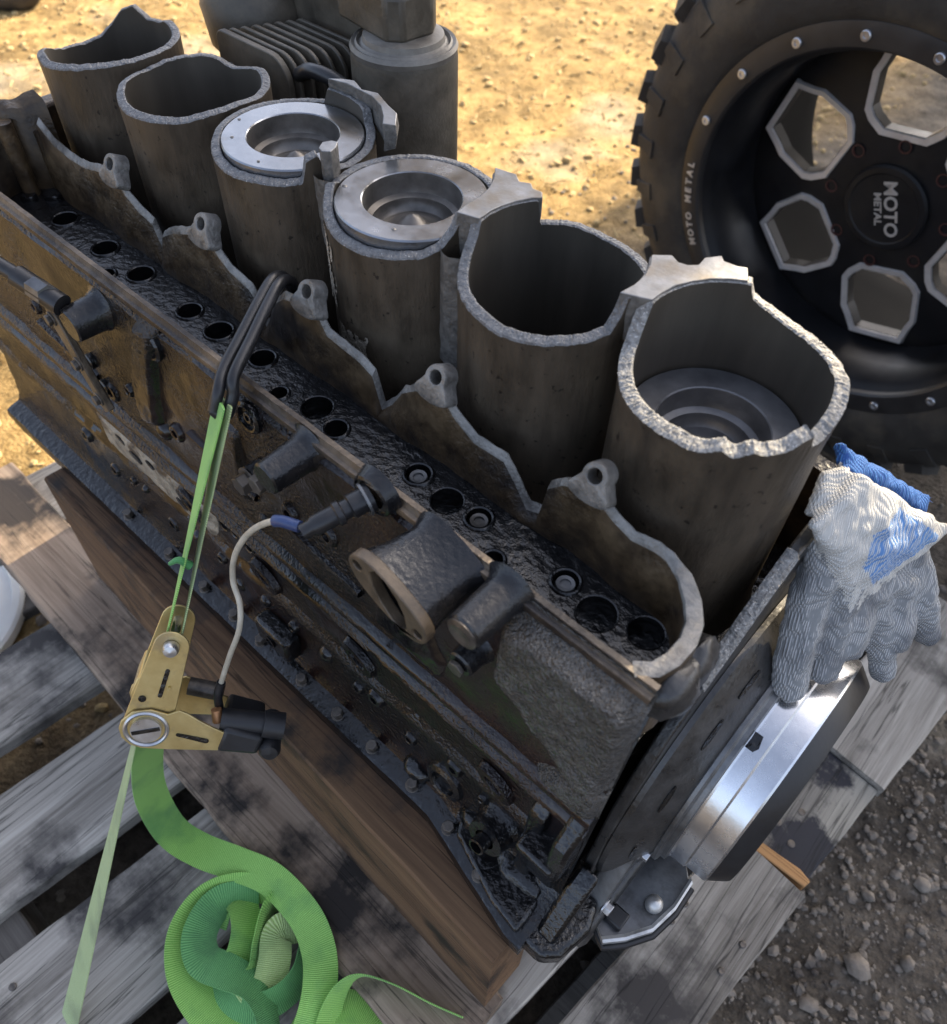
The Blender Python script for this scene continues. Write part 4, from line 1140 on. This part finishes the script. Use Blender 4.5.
piston(2, -18.3, 'shiny piston with a bowl flush in the third barrel from the front')
piston(3, -18.3, 'shiny piston with a bowl flush in the fourth barrel from the front')
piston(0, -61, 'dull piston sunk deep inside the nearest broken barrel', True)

# accessories bolted to the far side --------------------------------------------
pf = thing('finned_compressor', 'grey finned air compressor behind the fifth cylinder barrel', 'compressor', (-515, 120, -200))
for k in range(8):
    y = 84 + k * 9.2
    poly = []
    x0, x1, z0, z1, rc = -566 + k * 4, -470 + k * 4, -210, -26, 22
    for cx_, cz_, a0 in ((x1 - rc, z1 - rc, 0), (x0 + rc * .4, z1 - rc * .4, 90)):
        rr = rc if a0 == 0 else rc * .4
        for q in range(7):
            a = R(a0 + 15 * q); poly.append((cx_ + rr * math.cos(a), cz_ + rr * math.sin(a)))
    poly += [(x0, z0), (x1, z0)]
    MB().prism(poly, (0, y, 0), (1, 0, 0), (0, 0, 1), (0, 1, 0), 0, 3.4 if k else 6).build('fin', M['pump'] if k else M['pump'], pf, smooth=30, bevel=.8)
MB().box(-548, -476, 88, 152, -215, -48).build('body', M['pump'], pf, bevel=6)
bolt(pf, (-548, 83.5, -56), (0, -1, 0), 5, 4)
MB().lathe([(0, 0), (44, 0), (48, 6), (48, 40), (40, 52), (0, 52)], (-590, 150, -60), (-.25, 0, 1), 36).build('end_dome', M['pump'], pf, smooth=40)
bp_ = []
for k in range(18):
    t = k / 17
    bp_.append((-560 + 190 * t, -36 + 62 * math.sin(PI * (.42 + .55 * t)) + 5 * nz(k, 3, 1, .8)))
bp_ += [(-372, -210), (-560, -210)]
MB().prism(bp_, (0, 162, 0), (1, 0, 0), (0, 0, 1), (0, 1, 0), 0, 12).build('bracket_plate', M['pump'], pf, smooth=25, bevel=1)
MB().prism([(-398, -20), (-378, -6), (-360, -60), (-352, -150), (-410, -150)], (0, 118, 0), (1, 0, 0), (0, 0, 1), (0, 1, 0), 0, 40).build('gusset', M['pump'], pf, bevel=3)

MB().tube(smooth_path([(-470, 96, -40), (-440, 88, -26), (-408, 92, -30), (-386, 104, -62), (-378, 112, -120)], 6), 6, 10).build('air_pipe', M['black'], pf, smooth=60)
for x_, z_ in ((-540, -8), (-505, 6), (-470, 8), (-430, -4)):
    bolt(pf, (x_, 161.5, z_), (0, -1, 0), 5, 5)
cn = thing('filter_canister', 'dark cylindrical canister with stepped cap behind the fourth cylinder barrel', 'canister', (-368, 135, -220))
CX, CY = -390, 142
MB().lathe([(43, -220), (43, -14), (42, -9), (0, -9)], (CX, CY, 0), (0, 0, 1), 56).build('can', M['pump'], cn, smooth=40)
MB().lathe([(42.4, -10), (43.2, -6), (41.4, -3), (39, -4), (37.4, -2), (36, -5), (33, -2), (32, 2), (28, 3), (0, 3)], (CX, CY, 0), (0, 0, 1), 56).build('cap', M['pump_edge'], cn, smooth=30)
hd = MB().prism([(-52, -19), (14, -29), (25, -20), (28, 9), (19, 22), (-42, 30), (-54, 17)], (CX - 8, CY + 4, 0), (1, 0, 0), (0, 1, 0), (0, 0, 1), 2, 34).build('valve_head', M['pump'], cn, smooth=30, bevel=3)
for dx, dy, r in ((-27, 4, 13.5), (10, 0, 16)):
    MB().lathe([(r, 0), (r, 9), (r - 2, 11), (r * .62, 11), (r * .58, 9), (r * .3, 9), (r * .26, 11), (0, 11)], (CX - 8 + dx, CY + 4 + dy, 34), (0, 0, 1), 28).build('round_cap', M['pump_edge'] if r > 15 else M['pump'], hd, smooth=35)

# ------------------------------------------------------------------ off-road wheel standing behind
WC = Vector((-179.3, 756.4, -361.9))
wu = Vector((.99512, -.098625, 0)); wv = Vector((-.00997, -.10056, .99488)); wn = Vector((-.09812, -.99003, -.10106))
wheel = thing('wheel', 'black off-road truck wheel with knobbly tyre standing upright behind the engine', 'wheel', (-179, 756, GZ))
WK = 1.038


def wp(r, deg, h=0):
    return WC + wu * (r * math.cos(R(deg))) + wv * (r * math.sin(R(deg))) + wn * h


ty = MB().lathe([(262, -14), (272, 4), (282, 9), (296, 12), (318, 12), (340, 9), (362, 0), (378, -14), (388, -34), (391, -60), (391, -250), (388, -276), (378, -296), (362, -310), (318, -322), (282, -318), (262, -300)], WC, wn, 120, ref=wu).build('tyre', M['tyre'], wheel, smooth=40)
# tread blocks share two meshes
def tread_mesh(off):
    m_ = MB()
    m_.add([(-21, -12, -16), (22, -14, -16), (18, 14, -16), (-19, 11, -16), (-17, -10, 11), (18, -11, 13), (15, 11, 12), (-14, 9, 10)],
           [(3, 2, 1, 0), (4, 5, 6, 7), (0, 1, 5, 4), (1, 2, 6, 5), (2, 3, 7, 6), (3, 0, 4, 7)])
    me = m_.mesh(); me.materials.append(M['tyre']); me.name = 'tread_block'
    return me


tm = tread_mesh(0)
NT = 34
for row, (h, rad, tilt) in enumerate(((-22, 385, .55), (-62, 392, .1), (-110, 393, 0), (-288, 385, -.55))):
    for k in range(NT):
        deg = 360 * (k + (row % 2) * .5) / NT
        rd = (wu * math.cos(R(deg)) + wv * math.sin(R(deg)))
        tg = wn.cross(rd)
        z_ = (rd * math.cos(tilt) + wn * math.sin(tilt)).normalized(); y_ = z_.cross(tg).normalized()
        o = bpy.data.objects.new('tread_block', tm); COL.objects.link(o)
        p = (WC + rd * rad + wn * h) * S
        sc_ = 1.7 if k % 2 else 1.35
        o.parent = ty
        o.matrix_basis = Matrix(((tg.x, y_.x * sc_, z_.x, p.x), (tg.y, y_.y * sc_, z_.y, p.y), (tg.z, y_.z * sc_, z_.z, p.z), (0, 0, 0, 1)))
# sidewall ribs
for deg in range(0, 360, 12):
    rd = wu * math.cos(R(deg)) + wv * math.sin(R(deg)); tg = wn.cross(rd)
    MB().prism([(-14, -20), (14, -20), (9, 20), (-9, 20)], WC + rd * 352 + wn * 2, tg, (rd * .95 - wn * .3).normalized(), wn, 0, 5).build('sidewall_lug', M['tyre'], ty, bevel=1)

rg_ = MB().lathe([(243, -6), (243, 3), (246, 6), (262, 8.5), (274, 6), (278, 1), (279, -8)], WC, wn, 120, ref=wu).build('bead_ring', M['wheel_ring'], wheel, smooth=30)
for k in range(18):
    deg = 162 - 20 * k
    if deg % 360 in (182, 202): continue
    b_ = MB().lathe([(6.6, 0), (6.6, 2.4), (5.6, 3.4), (3.2, 3.4), (2.8, 1.8), (0, 1.8)], wp(259.5, deg, 7.6), wn, 16).build('ring_bolt', M['bolt_bright'], rg_, smooth=40)
MB().lathe([(244, -4), (240, -10), (233, -20), (229, -60), (226, -112)], WC, wn, 96, ref=wu).build('barrel', M['wheel_black'], wheel, smooth=40)
MB().lathe([(226, -112), (232, -130), (236, -250), (246, -300)], WC, wn, 96, ref=wu).build('inner_barrel', M['matte_black'], wheel, smooth=40)
# wheel disc with windows
FACE = -108
disc = MB().lathe([(0, FACE - 14), (229, FACE - 20), (229, FACE - 8), (212, FACE - 2), (96, FACE), (66, FACE + 3), (0, FACE + 3)], WC, wn, 96, ref=wu)
cut = MB()
WIN = [(x * 1.06, 158 + (y - 158) * 1.06) for x, y in [(-50, 112), (-58, 124), (-57, 172), (-50, 186), (-40, 212), (40, 212), (50, 186), (57, 172), (58, 124), (50, 112), (32, 98), (-32, 98)]]
wang = (98, 160, 223, 286, 345, 40)
for a in wang:
    rd = wu * math.cos(R(a)) + wv * math.sin(R(a)); tg = wn.cross(rd)
    cut.prism([(x * .845, 158 + (y - 158) * .845) for x, y in WIN], WC + wn * FACE, tg, rd, wn, -80, 40)
dsk = boolean('wheel_disc', disc, cut, M['wheel_black'], wheel, smooth=30)
for a in wang:
    rd = wu * math.cos(R(a)) + wv * math.sin(R(a)); tg = wn.cross(rd)
    ring = []
    for x, y in WIN:
        def q(s_, h): return tuple(WC + tg * (x * s_) + rd * (158 + (y - 158) * s_) + wn * (FACE + h))
        ring.append([q(1.02, -4), q(.99, 2.6), q(.985, 3.2), q(.865, 2.0), q(.85, -1)])
    m_ = MB().grid(ring, closed_u=True)
    m_.build('window_edge', M['wheel_edge'], dsk, smooth=20)
for k in range(8):
    deg = 94 + 45 * k
    MB().lathe([(8.5, 1), (9.5, 2.4), (7.5, 2.4), (6.8, -6), (0, -6)], wp(88, deg, FACE + 1), wn, 16).build('lug_hole', M['lug'], dsk, smooth=40)
cp_ = MB().lathe([(62, 2), (62, 8), (59, 11), (52, 12), (50, 10.5), (0, 10.5)], WC + wn * FACE, wn, 56, ref=wu).build('centre_cap', M['wheel_black'], wheel, smooth=30)


def glyphs(text, size, bold=.02, extr=.5):
    cu = bpy.data.curves.new('t', 'FONT'); cu.body = text; cu.size = size; cu.align_x = 'CENTER'; cu.extrude = extr; cu.offset = bold * size; cu.resolution_u = 3
    me = evaluated(bpy.data.objects.new('t', cu))
    vs_ = [tuple(v.co) for v in me.vertices]; fs_ = [tuple(p.vertices) for p in me.polygons]
    bpy.data.meshes.remove(me)
    return vs_, fs_


m_ = MB()
for text, size, base, sx in (('MOTO', 27, 2, 1.0), ('METAL', 15, -13, 1.05)):
    vs_, fs_ = glyphs(text, size)
    m_.add([WC + (wu * .365 - wv * .931) * (x * sx) + (wu * .931 + wv * .365) * (base + y) + wn * (FACE + 10.9 + z) for x, y, z in vs_], fs_)
m_.build('cap_lettering', M['lettering'], cp_, smooth=None)
m_ = MB()
txt = 'MOTO METAL'
for k, ch in enumerate(txt):
    if ch == ' ': continue
    deg = 206.5 - 28 * k / 9.0
    vs_, fs_ = glyphs(ch, 15, .03)
    rd = wu * math.cos(R(deg)) + wv * math.sin(R(deg)); tg = -wn.cross(rd)
    m_.add([WC + rd * (254 + y) + tg * x + wn * (8.6 + z) for x, y, z in vs_], fs_)
m_.build('ring_lettering', M['lettering'], rg_, smooth=None)

# ------------------------------------------------------------------ ratchet strap
def ribbon(name, pts, wdirs, width, mat_, parent, thick=1.7, step=3.0, taper=None):
    """webbing along pts; wdirs gives the width direction at each point"""
    n = len(pts)
    P_ = [Vector(p) for p in pts]; W_ = [Vector(q).normalized() for q in wdirs]
    vs_, uvs, ln = [], [], 0
    cs = (-.5, -.3, 0, .3, .5)
    rowsT, rowsB, L_ = [], [], []
    for i in range(n):
        t = (P_[min(i + 1, n - 1)] - P_[max(i - 1, 0)]).normalized()
        wd = (W_[i] - t * W_[i].dot(t)).normalized(); nr = t.cross(wd)
        if i: ln += (P_[i] - P_[i - 1]).length
        L_.append(ln)
        rowsT.append([P_[i] + wd * (c * width) + nr * thick / 2 * (1 if abs(c) < .45 else .5) for c in cs])
        rowsB.append([P_[i] + wd * (c * width) - nr * thick / 2 * (1 if abs(c) < .45 else .5) for c in cs])
    me = bpy.data.meshes.new(name)
    k = len(cs)
    ring = [a + b[::-1] for a, b in zip(rowsT, rowsB)]
    kk = 2 * k
    vs_ = [tuple(v * S) for r_ in ring for v in r_]
    fs_ = [(i * kk + j, (i + 1) * kk + j, (i + 1) * kk + (j + 1) % kk, i * kk + (j + 1) % kk) for i in range(n - 1) for j in range(kk)]
    fs_ += [tuple(range(kk)), tuple((n - 1) * kk + j for j in range(kk))[::-1]]
    me.from_pydata(vs_, [], fs_)
    uvl = me.uv_layers.new(name='UVMap')
    acr = list(cs) + list(cs[::-1])
    for poly in me.polygons:
        for li, vi in zip(poly.loop_indices, poly.vertices):
            uvl.data[li].uv = (L_[vi // kk] * S, acr[vi % kk] * width * S)
    bm = bmesh.new(); bm.from_mesh(me); bmesh.ops.recalc_face_normals(bm, faces=bm.faces); bm.to_mesh(me); bm.free()
    return link(name, me, mat_, parent, 50)


CAMP = Vector((120.39, -340.38, 261.92))
A_ = Vector((-250, -149, -93)); B_ = Vector((-215.4, -488.2, -622))
PV = A_.lerp(B_, .415)
rv = (A_ - B_).normalized()
tc_ = (CAMP - PV).normalized()
rw = (tc_ - rv * tc_.dot(rv)).normalized()
ru = rv.cross(rw)
rs = thing('ratchet_strap', 'green ratchet tie-down strap with gold ratchet, black grip and loose coiled webbing', 'strap', (-215, -488, -622))


def rl(u, v, w_=0): return PV + ru * u + rv * v + rw * w_


def capsule(p, q, r0, r1, n=12):
    p, q = Vector((*p, 0)), Vector((*q, 0))
    d = (q - p).normalized(); a0 = math.atan2(d.y, d.x)
    out = [(q.x + r1 * math.cos(a0 + PI / 2 - PI * k / n), q.y + r1 * math.sin(a0 + PI / 2 - PI * k / n)) for k in range(n + 1)]
    out += [(p.x + r0 * math.cos(a0 - PI / 2 - PI * k / n), p.y + r0 * math.sin(a0 - PI / 2 - PI * k / n)) for k in range(n + 1)]
    return out[::-1]


_before = set(bpy.data.objects)
for w_ in (19, -21):
    o = MB().prism(capsule((0, 0), (3, 84), 20, 14), PV, ru, rv, rw, w_, w_ + 2.2).build('frame_plate', M['gold'], rs, smooth=35, bevel=.6)
    if w_ > 0:
        MB().prism(capsule((4, 34), (5, 60), 1.8, 1.8, 6), PV, ru, rv, rw, w_ + 2.3, w_ + 2.9).build('slot', M['oil'], o)
        MB().prism(capsule((8.5, 32), (9.5, 44), 1.2, 1.2, 6), PV, ru, rv, rw, w_ + 2.3, w_ + 4.6).build('pressed_rib', M['gold'], o)
        MB().lathe([(3.2, 0), (3.2, .8), (1.8, .8), (1.6, .1), (0, .1)], rl(-9, 28, w_ + 2.3), rw, 14).build('rivet', M['oil'], o)
HP = [(-21, 4), (-21.5, -4), (-18, -13), (-10, -19.5), (0, -21.5), (20, -19), (62, -12), (64, -4), (64, 8), (52, 12), (40, 17), (30, 22), (22, 24), (14, 18), (0, 20), (-14, 15)]
for w_ in (22.4, -24.4):
    o = MB().prism(HP, PV, ru, rv, rw, w_, w_ + 2.2).build('handle_plate', M['gold'], rs, smooth=35, bevel=.6)
    if w_ > 0:
        MB().prism(capsule((26, -1), (50, -3), 1.6, 2.4, 6), PV, ru, rv, rw, w_ + 2.3, w_ + 2.9).build('slot', M['oil'], o)
        MB().lathe([(18.5, 0), (18.5, 1.6), (17, 2.4), (15.5, 1.6), (15, .4)], rl(0, 0, w_ + 2.0), rw, 40).build('wear_ring', M['bolt_bright'], o, smooth=40)
sp_ = MB().cyl(rl(0, 0, -27), rl(0, 0, 27.5), 12.5, seg=28).build('spool', M['bolt_bright'], rs, smooth=40)
MB().prism([(-11.5, -1.8), (11.5, -1.8), (11.5, 1.8), (-11.5, 1.8)], rl(0, 0, 0), (ru + rv * .45).normalized(), (rv - ru * .45).normalized(), rw, 27, 28.1).build('spool_slot', M['oil'], sp_)
MB().lathe([(0, 30), (5.2, 29), (6.6, 26), (6.6, 22)], rl(3, 84, 0), rw, 20).lathe([(4, -24), (4, 24)], rl(3, 84, 0), rw, 14).build('pin', M['bolt_bright'], rs, smooth=45)
MB().prism(capsule((-15, 30), (-13, 44), 4, 4, 6), PV, ru, rv, rw, -20, 20).build('pawl', M['gold'], rs, bevel=.8)
# grip
gp = MB().prism([(60, -13), (96, -10), (97, 10), (62, 14)], PV, ru, rv, rw, -25, 26).build('grip', M['rubber_grip'], rs, bevel=4)
MB().cyl(rl(58, 12, 12), rl(96, 15, 12), 10, seg=20).build('grip_sleeve', M['rubber_grip'], gp, smooth=40)
MB().cyl(rl(94, 16, 14), rl(112, 17, 14), 12, seg=20).build('grip_end', M['rubber_grip'], gp, smooth=40)
MB().lathe([(0, 30), (7, 29), (9.5, 25), (9.5, -20)], rl(105, -3, 0), rw, 22).build('grip_end', M['rubber_grip'], gp, smooth=45)
MB().cyl(rl(26, 18, -18), rl(56, 20, -14), 8, seg=16).build('release_bar', M['bolt'], rs, smooth=40)
MB().cyl(rl(52, 20, 10), rl(56, 9, 12), 4.5, seg=14).build('release_tab', mat('copper_tab', (.40, .19, .08), (.52, .27, .13), 60, (.35, .5), metallic=.5), rs, smooth=40)

_seen = set()
for o in set(bpy.data.objects) - _before:               # the ratchet is drawn a little large: bring it to size
    if o.data in _seen: continue
    _seen.add(o.data)
    for v in o.data.vertices: v.co = PV * S + (v.co - PV * S) * .86
    for m__ in o.modifiers: m__.width *= .86

# webbing: two strands up to the hook, one down to the pallet
WD = 24
hook_eye = Vector((-251, -158, -99))
for s_ in (-1, 1):
    a = rl(2.6 + 5 * s_, 72); b = hook_eye + ru * 2.2 * s_
    pts = [a.lerp(b, k / 30) + rw * 1.2 * math.sin(k * .5 + s_) for k in range(31)]
    wd = [(rw * 1.0 + ru * .35 * (k / 30)) for k in range(31)]
    ribbon('webbing', pts, wd, WD - 2 * (s_ > 0), M['strap'] if s_ < 0 else M['strap_dirty'], rs)
pts = [rl(-6, -12).lerp(B_ - rv * 60, k / 40) for k in range(41)]
ribbon('webbing', pts, [(rw * (1 - .3 * k / 40) + ru * (.10 + .55 * k / 40)) for k in range(41)], 27, M['strap_dirty'], rs)
# frayed knot where the strap touches the block
MB().tube(smooth_path([rl(1, 132, 6), rl(-7, 136, 9), rl(-12, 131, 8)], 5), [3.4 - .2 * k for k in range(11)], 8).build('frayed_tuft', M['strap_teal'], rs, smooth=50)
# loose tail and the coil on the boards
def webbing(pts, roll, width, mm, n=8):
    """a slack length of webbing; roll tips its face away from the viewer's side"""
    sp2 = smooth_path(pts, n)
    wd = []
    for k, p in enumerate(sp2):
        t = (sp2[min(k + 1, len(sp2) - 1)] - sp2[max(k - 1, 0)]).normalized()
        flat = t.cross((CAMP - p).normalized()).normalized()
        nrm = flat.cross(t)
        a_ = roll(k / len(sp2))
        w_ = flat * math.cos(a_) + nrm * math.sin(a_)
        if wd and w_.dot(wd[-1]) < 0: w_ = -w_
        wd.append(w_)
    for _ in range(14):
        wd = [wd[0]] + [(wd[k - 1] + wd[k] * 2 + wd[k + 1]).normalized() for k in range(1, len(wd) - 1)] + [wd[-1]]
    return ribbon('webbing', sp2, wd, width, M[mm], rs)


webbing([rl(4, -8), (-258, -308, -405), (-268, -322, -480), (-256, -327, -540), (-233, -318, -568), (-200, -302, -574), (-163, -288, -574), (-118, -287, -576), (-86, -297, -576), (-64, -314, -578), (-50, -335, -586), (-44, -356, -598), (-50, -376, -606)], lambda f: .9 * max(0, 1 - 5 * f) + .25 * math.sin(f * 9), 31, 'strap', 9)
COIL = [
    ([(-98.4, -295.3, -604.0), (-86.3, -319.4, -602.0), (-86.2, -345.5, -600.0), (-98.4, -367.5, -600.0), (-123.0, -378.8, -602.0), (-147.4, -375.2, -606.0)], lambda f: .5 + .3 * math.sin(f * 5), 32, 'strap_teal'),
    ([(-180.3, -349.6, -603.0), (-189.4, -331.1, -596.0), (-178.3, -319.7, -592.0), (-154.3, -329.1, -592.0), (-137.7, -350.1, -596.0), (-140.3, -368, -603.0)], lambda f: .75 - .5 * f, 31, 'strap'),
    ([(-150.8, -286, -596.0), (-150.5, -304.4, -588.0), (-133.7, -326.9, -592.0), (-116.8, -345.0, -598.0), (-116.0, -371.2, -602.0), (-140.1, -379.5, -606.0)], lambda f: .8 + .3 * math.sin(f * 6), 31, 'strap'),
    ([(-120, -292, -602), (-128, -312, -592), (-112, -330, -592), (-100, -350, -596), (-104, -372, -602)], lambda f: .3, 31, 'strap_pale'),
    ([(-159.6, -292.5, -594.0), (-185.7, -312.2, -586.0), (-199.7, -341.1, -586.0), (-192.4, -372.1, -590.0), (-166.4, -391.9, -594.0), (-131.7, -397.6, -600.0), (-88.7, -395.6, -606.0)], lambda f: .75 - .6 * f, 32, 'strap'),
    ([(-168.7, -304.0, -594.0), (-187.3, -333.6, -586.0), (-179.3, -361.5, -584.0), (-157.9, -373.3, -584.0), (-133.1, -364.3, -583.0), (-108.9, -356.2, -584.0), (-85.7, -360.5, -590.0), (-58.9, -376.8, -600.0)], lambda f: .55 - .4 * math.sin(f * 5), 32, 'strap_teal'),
    ([(-49.5, -354.2, -606.0), (-53.1, -329.4, -600.0), (-38.8, -309.7, -600.0), (-13.6, -300.4, -604.0), (11.8, -306, -608.0)], lambda f: .4, 30, 'strap'),
]
for pts, roll, wdt, mm in COIL:
    webbing(pts, roll, wdt, mm)
end = smooth_path([(-29.5, -343.4, -598), (-42.9, -321.4, -588), (-47.5, -301.0, -576), (-40.2, -284.5, -571), (-13.6, -269.6, -574), (18.5, -258.0, -578), (46.3, -246.2, -582.0)], 8)
ribbon('webbing', end, [(CAMP - p).normalized() * (.2 + .8 * min(1, 1.5 * k / len(end))) + Vector((-.6, -.3, .3)) * max(0, 1 - 1.6 * k / len(end)) for k, p in enumerate(end)], 25, M['strap'], rs)
# hook
for s_ in (-1, 1):
    hp = smooth_path([hook_eye + ru * 4.2 * s_ + rv * -8, hook_eye + ru * 4.6 * s_ + rv * 6, (-257 + 5 * s_, -146, -86), (-268 + 4.5 * s_, -122, -78), (-279 + 4 * s_, -98, -70), (-287 + 3.5 * s_, -80, -66), (-291 + 3 * s_, -69, -72), (-291 + 3 * s_, -64, -84)], 6)
    MB().tube(hp, 4.0, 12).build('hook', M['black'], rs, smooth=60)
MB().tube([hook_eye + ru * 5 + rv * -7, hook_eye + rv * -10, hook_eye - ru * 5 + rv * -7], 4, 10).build('hook_eye', M['black'], rs, smooth=60)

# ------------------------------------------------------------------ sensor cable
cab = thing('sensor_cable', 'thin pale cable curving from the pressure sensor down to the ratchet', 'cable', (-204, -250, -310))
cpts = [(-143, -187, -106), (-158.5, -193, -108.7), (-181.1, -199, -133.3), (-199, -205, -167.4), (-203.4, -210, -194.5), (-191.4, -216, -205.5), (-187.6, -224, -223.5), (-196.6, -233, -256.5), (-203.7, -243, -288.9), (-204.1, -250, -303.1), (-203, -254, -322)]
sm_ = smooth_path(cpts, 8)
MB().tube(sm_, 2.0, 10).build('sleeve', M['wire'], cab, smooth=60)
MB().tube(sm_[:9], 3.6, 12).build('plug', M['plug_blue'], cab, smooth=60)
MB().tube(sm_[-16:], 3.3, 12).build('boot', M['black'], cab, smooth=60)

# ------------------------------------------------------------------ work glove draped over the front end
CAPS = [  # a, b, ra, rb, kind (0 white, 1 grey, 2 blue)
    ((84, 20, -140), (92, 6, -170), 13, 12, 1), ((92, 6, -170), (107, -10, -212), 12, 11.5, 1),
    ((98, 34, -150), (108, 24, -184), 12, 11, 1), ((108, 24, -184), (118, 14, -211), 11, 10, 1),
    ((104, 62, -150), (126, 60, -194), 12, 11, 1), ((126, 60, -194), (148, 64, -240), 11, 9, 1),
    ((112, 88, -148), (137, 92, -182), 12, 11, 1), ((137, 92, -182), (158, 96, -222), 11, 9, 1),
    ((100, 46, -152), (128, 80, -172), 11, 11, 1), ((112, 52, -170), (134, 84, -190), 9, 9, 1), ((90, 22, -150), (116, 56, -166), 10, 10, 1),
    ((76, 16, -116), (88, 18, -142), 6, 11, 1),
]
# (corner along the fold, far corner, ...), swept from one edge to the other; thickness, kind
FLAPS = [
    ((66, 42, -80), (121, 111, -143), (62, 4, -95), (101, 34, -170), 3.0, 7, 0),
    ((55, 46, -70), (108, 126, -142), (69, 44, -86), (112, 112, -146), 3.2, 5, 2),
    ((58, 30, -78), (66, 44, -80), (64, 10, -94), (72, 20, -100), 3.5, 3, 0),
    ((80, 8, -138), (120, 92, -156), (101, -8, -196), (152, 80, -222), 2.8, 4, 1),
]
m_ = MB()
samp = []
for a, b, ra, rb, kd in CAPS:
    a, b = Vector(a), Vector(b)
    n = max(2, int((b - a).length / 4))
    for k in range(n + 1):
        t = k / n
        c = a.lerp(b, t); r_ = ra + (rb - ra) * t
        m_.lathe([(0.01, -r_ * .62), (r_ * .75, -r_ * .42), (r_ * 1.08, 0), (r_ * .75, r_ * .42), (.01, r_ * .62)], c, (.25, -.55, .75), 12)
        for dd in ((1, 0, 0), (-1, 0, 0), (0, 1, 0), (0, -1, 0), (0, 0, 1), (0, 0, -1), (.6, -.6, .6), (-.6, -.6, .6), (.6, .6, .6), (.6, -.6, -.6)):
            samp.append((c + Vector(dd) * r_, kd))
for c00, c10, c01, c11, th, bulge, kd in FLAPS:
    c00, c10, c01, c11 = map(Vector, (c00, c10, c01, c11))
    nrm = (c10 - c00).cross(c01 - c00).normalized()
    if nrm.dot(CAMP - c00) < 0: nrm = -nrm
    NU = 30
    top_, bot_ = [], []
    for i in range(NU + 1):
        u = i / NU
        rt, rb_ = [], []
        for j in range(NU + 1):
            v = j / NU
            p = c00.lerp(c10, u).lerp(c01.lerp(c11, u), v)
            h = bulge * math.sin(PI * u) ** .7 * math.sin(PI * v) ** .7 + 2.2 * nz(p.x, p.y, p.z, .06) + 1.0 * nz(p.x, p.y, p.z, .15) + (5 * math.sin(u * 15 + v) * (.3 + v) if kd == 1 else 0)
            q = p + nrm * (h + (9 if kd == 0 and bulge == 7 else 0))
            rt.append(tuple(q + nrm * th)); rb_.append(tuple(q - nrm * th))
            kk_ = kd
            if kd == 0 and bulge == 7 and .42 < u < .93 and .12 < v < .80 and (u - .42) > (v - .55) * .9: kk_ = 3
            samp.append((q + nrm * th, kk_)); samp.append((q - nrm * th, kd))
        top_.append(rt); bot_.append(rb_[::-1])
    ring = [a_ + b_ for a_, b_ in zip(top_, bot_)]
    m_.grid(ring, closed_v=True)
    base = len(m_.v) - len(ring) * len(ring[0]); kq = len(ring[0])
    m_.f.append([base + j for j in range(kq)]); m_.m.append(0)
    m_.f.append([base + NU * kq + j for j in range(kq)][::-1]); m_.m.append(0)
tmp = bpy.data.objects.new('tmp', m_.mesh())
rm = tmp.modifiers.new('r', 'REMESH'); rm.mode = 'VOXEL'; rm.voxel_size = 1.8 * S
sm2 = tmp.modifiers.new('s', 'SMOOTH'); sm2.factor = .6; sm2.iterations = 5
gm = evaluated(tmp)
gm.materials.clear()
for k_ in ('knit_white', 'knit_grey', 'knit_blue', 'knit_net'): gm.materials.append(M[k_])
for v in gm.vertices:                                   # folds and wrinkles
    c = v.co / S
    d = v.normal
    v.co += d * S * (1.8 * nz(c.x, c.y, c.z, .05) + 1.6 * nz(c.x, c.y, c.z, .12))


from mathutils.kdtree import KDTree
kt = KDTree(len(samp))
for k, (c, kd) in enumerate(samp): kt.insert(c, k)
kt.balance()
for f in gm.polygons:
    c = f.center / S
    kd = samp[kt.find(c)[1]][1]
    f.material_index = kd
gl = link('work_glove', gm, None, None, 80)
tag(gl, 'white, grey and blue knitted work glove draped over the front end of the engine', 'glove')
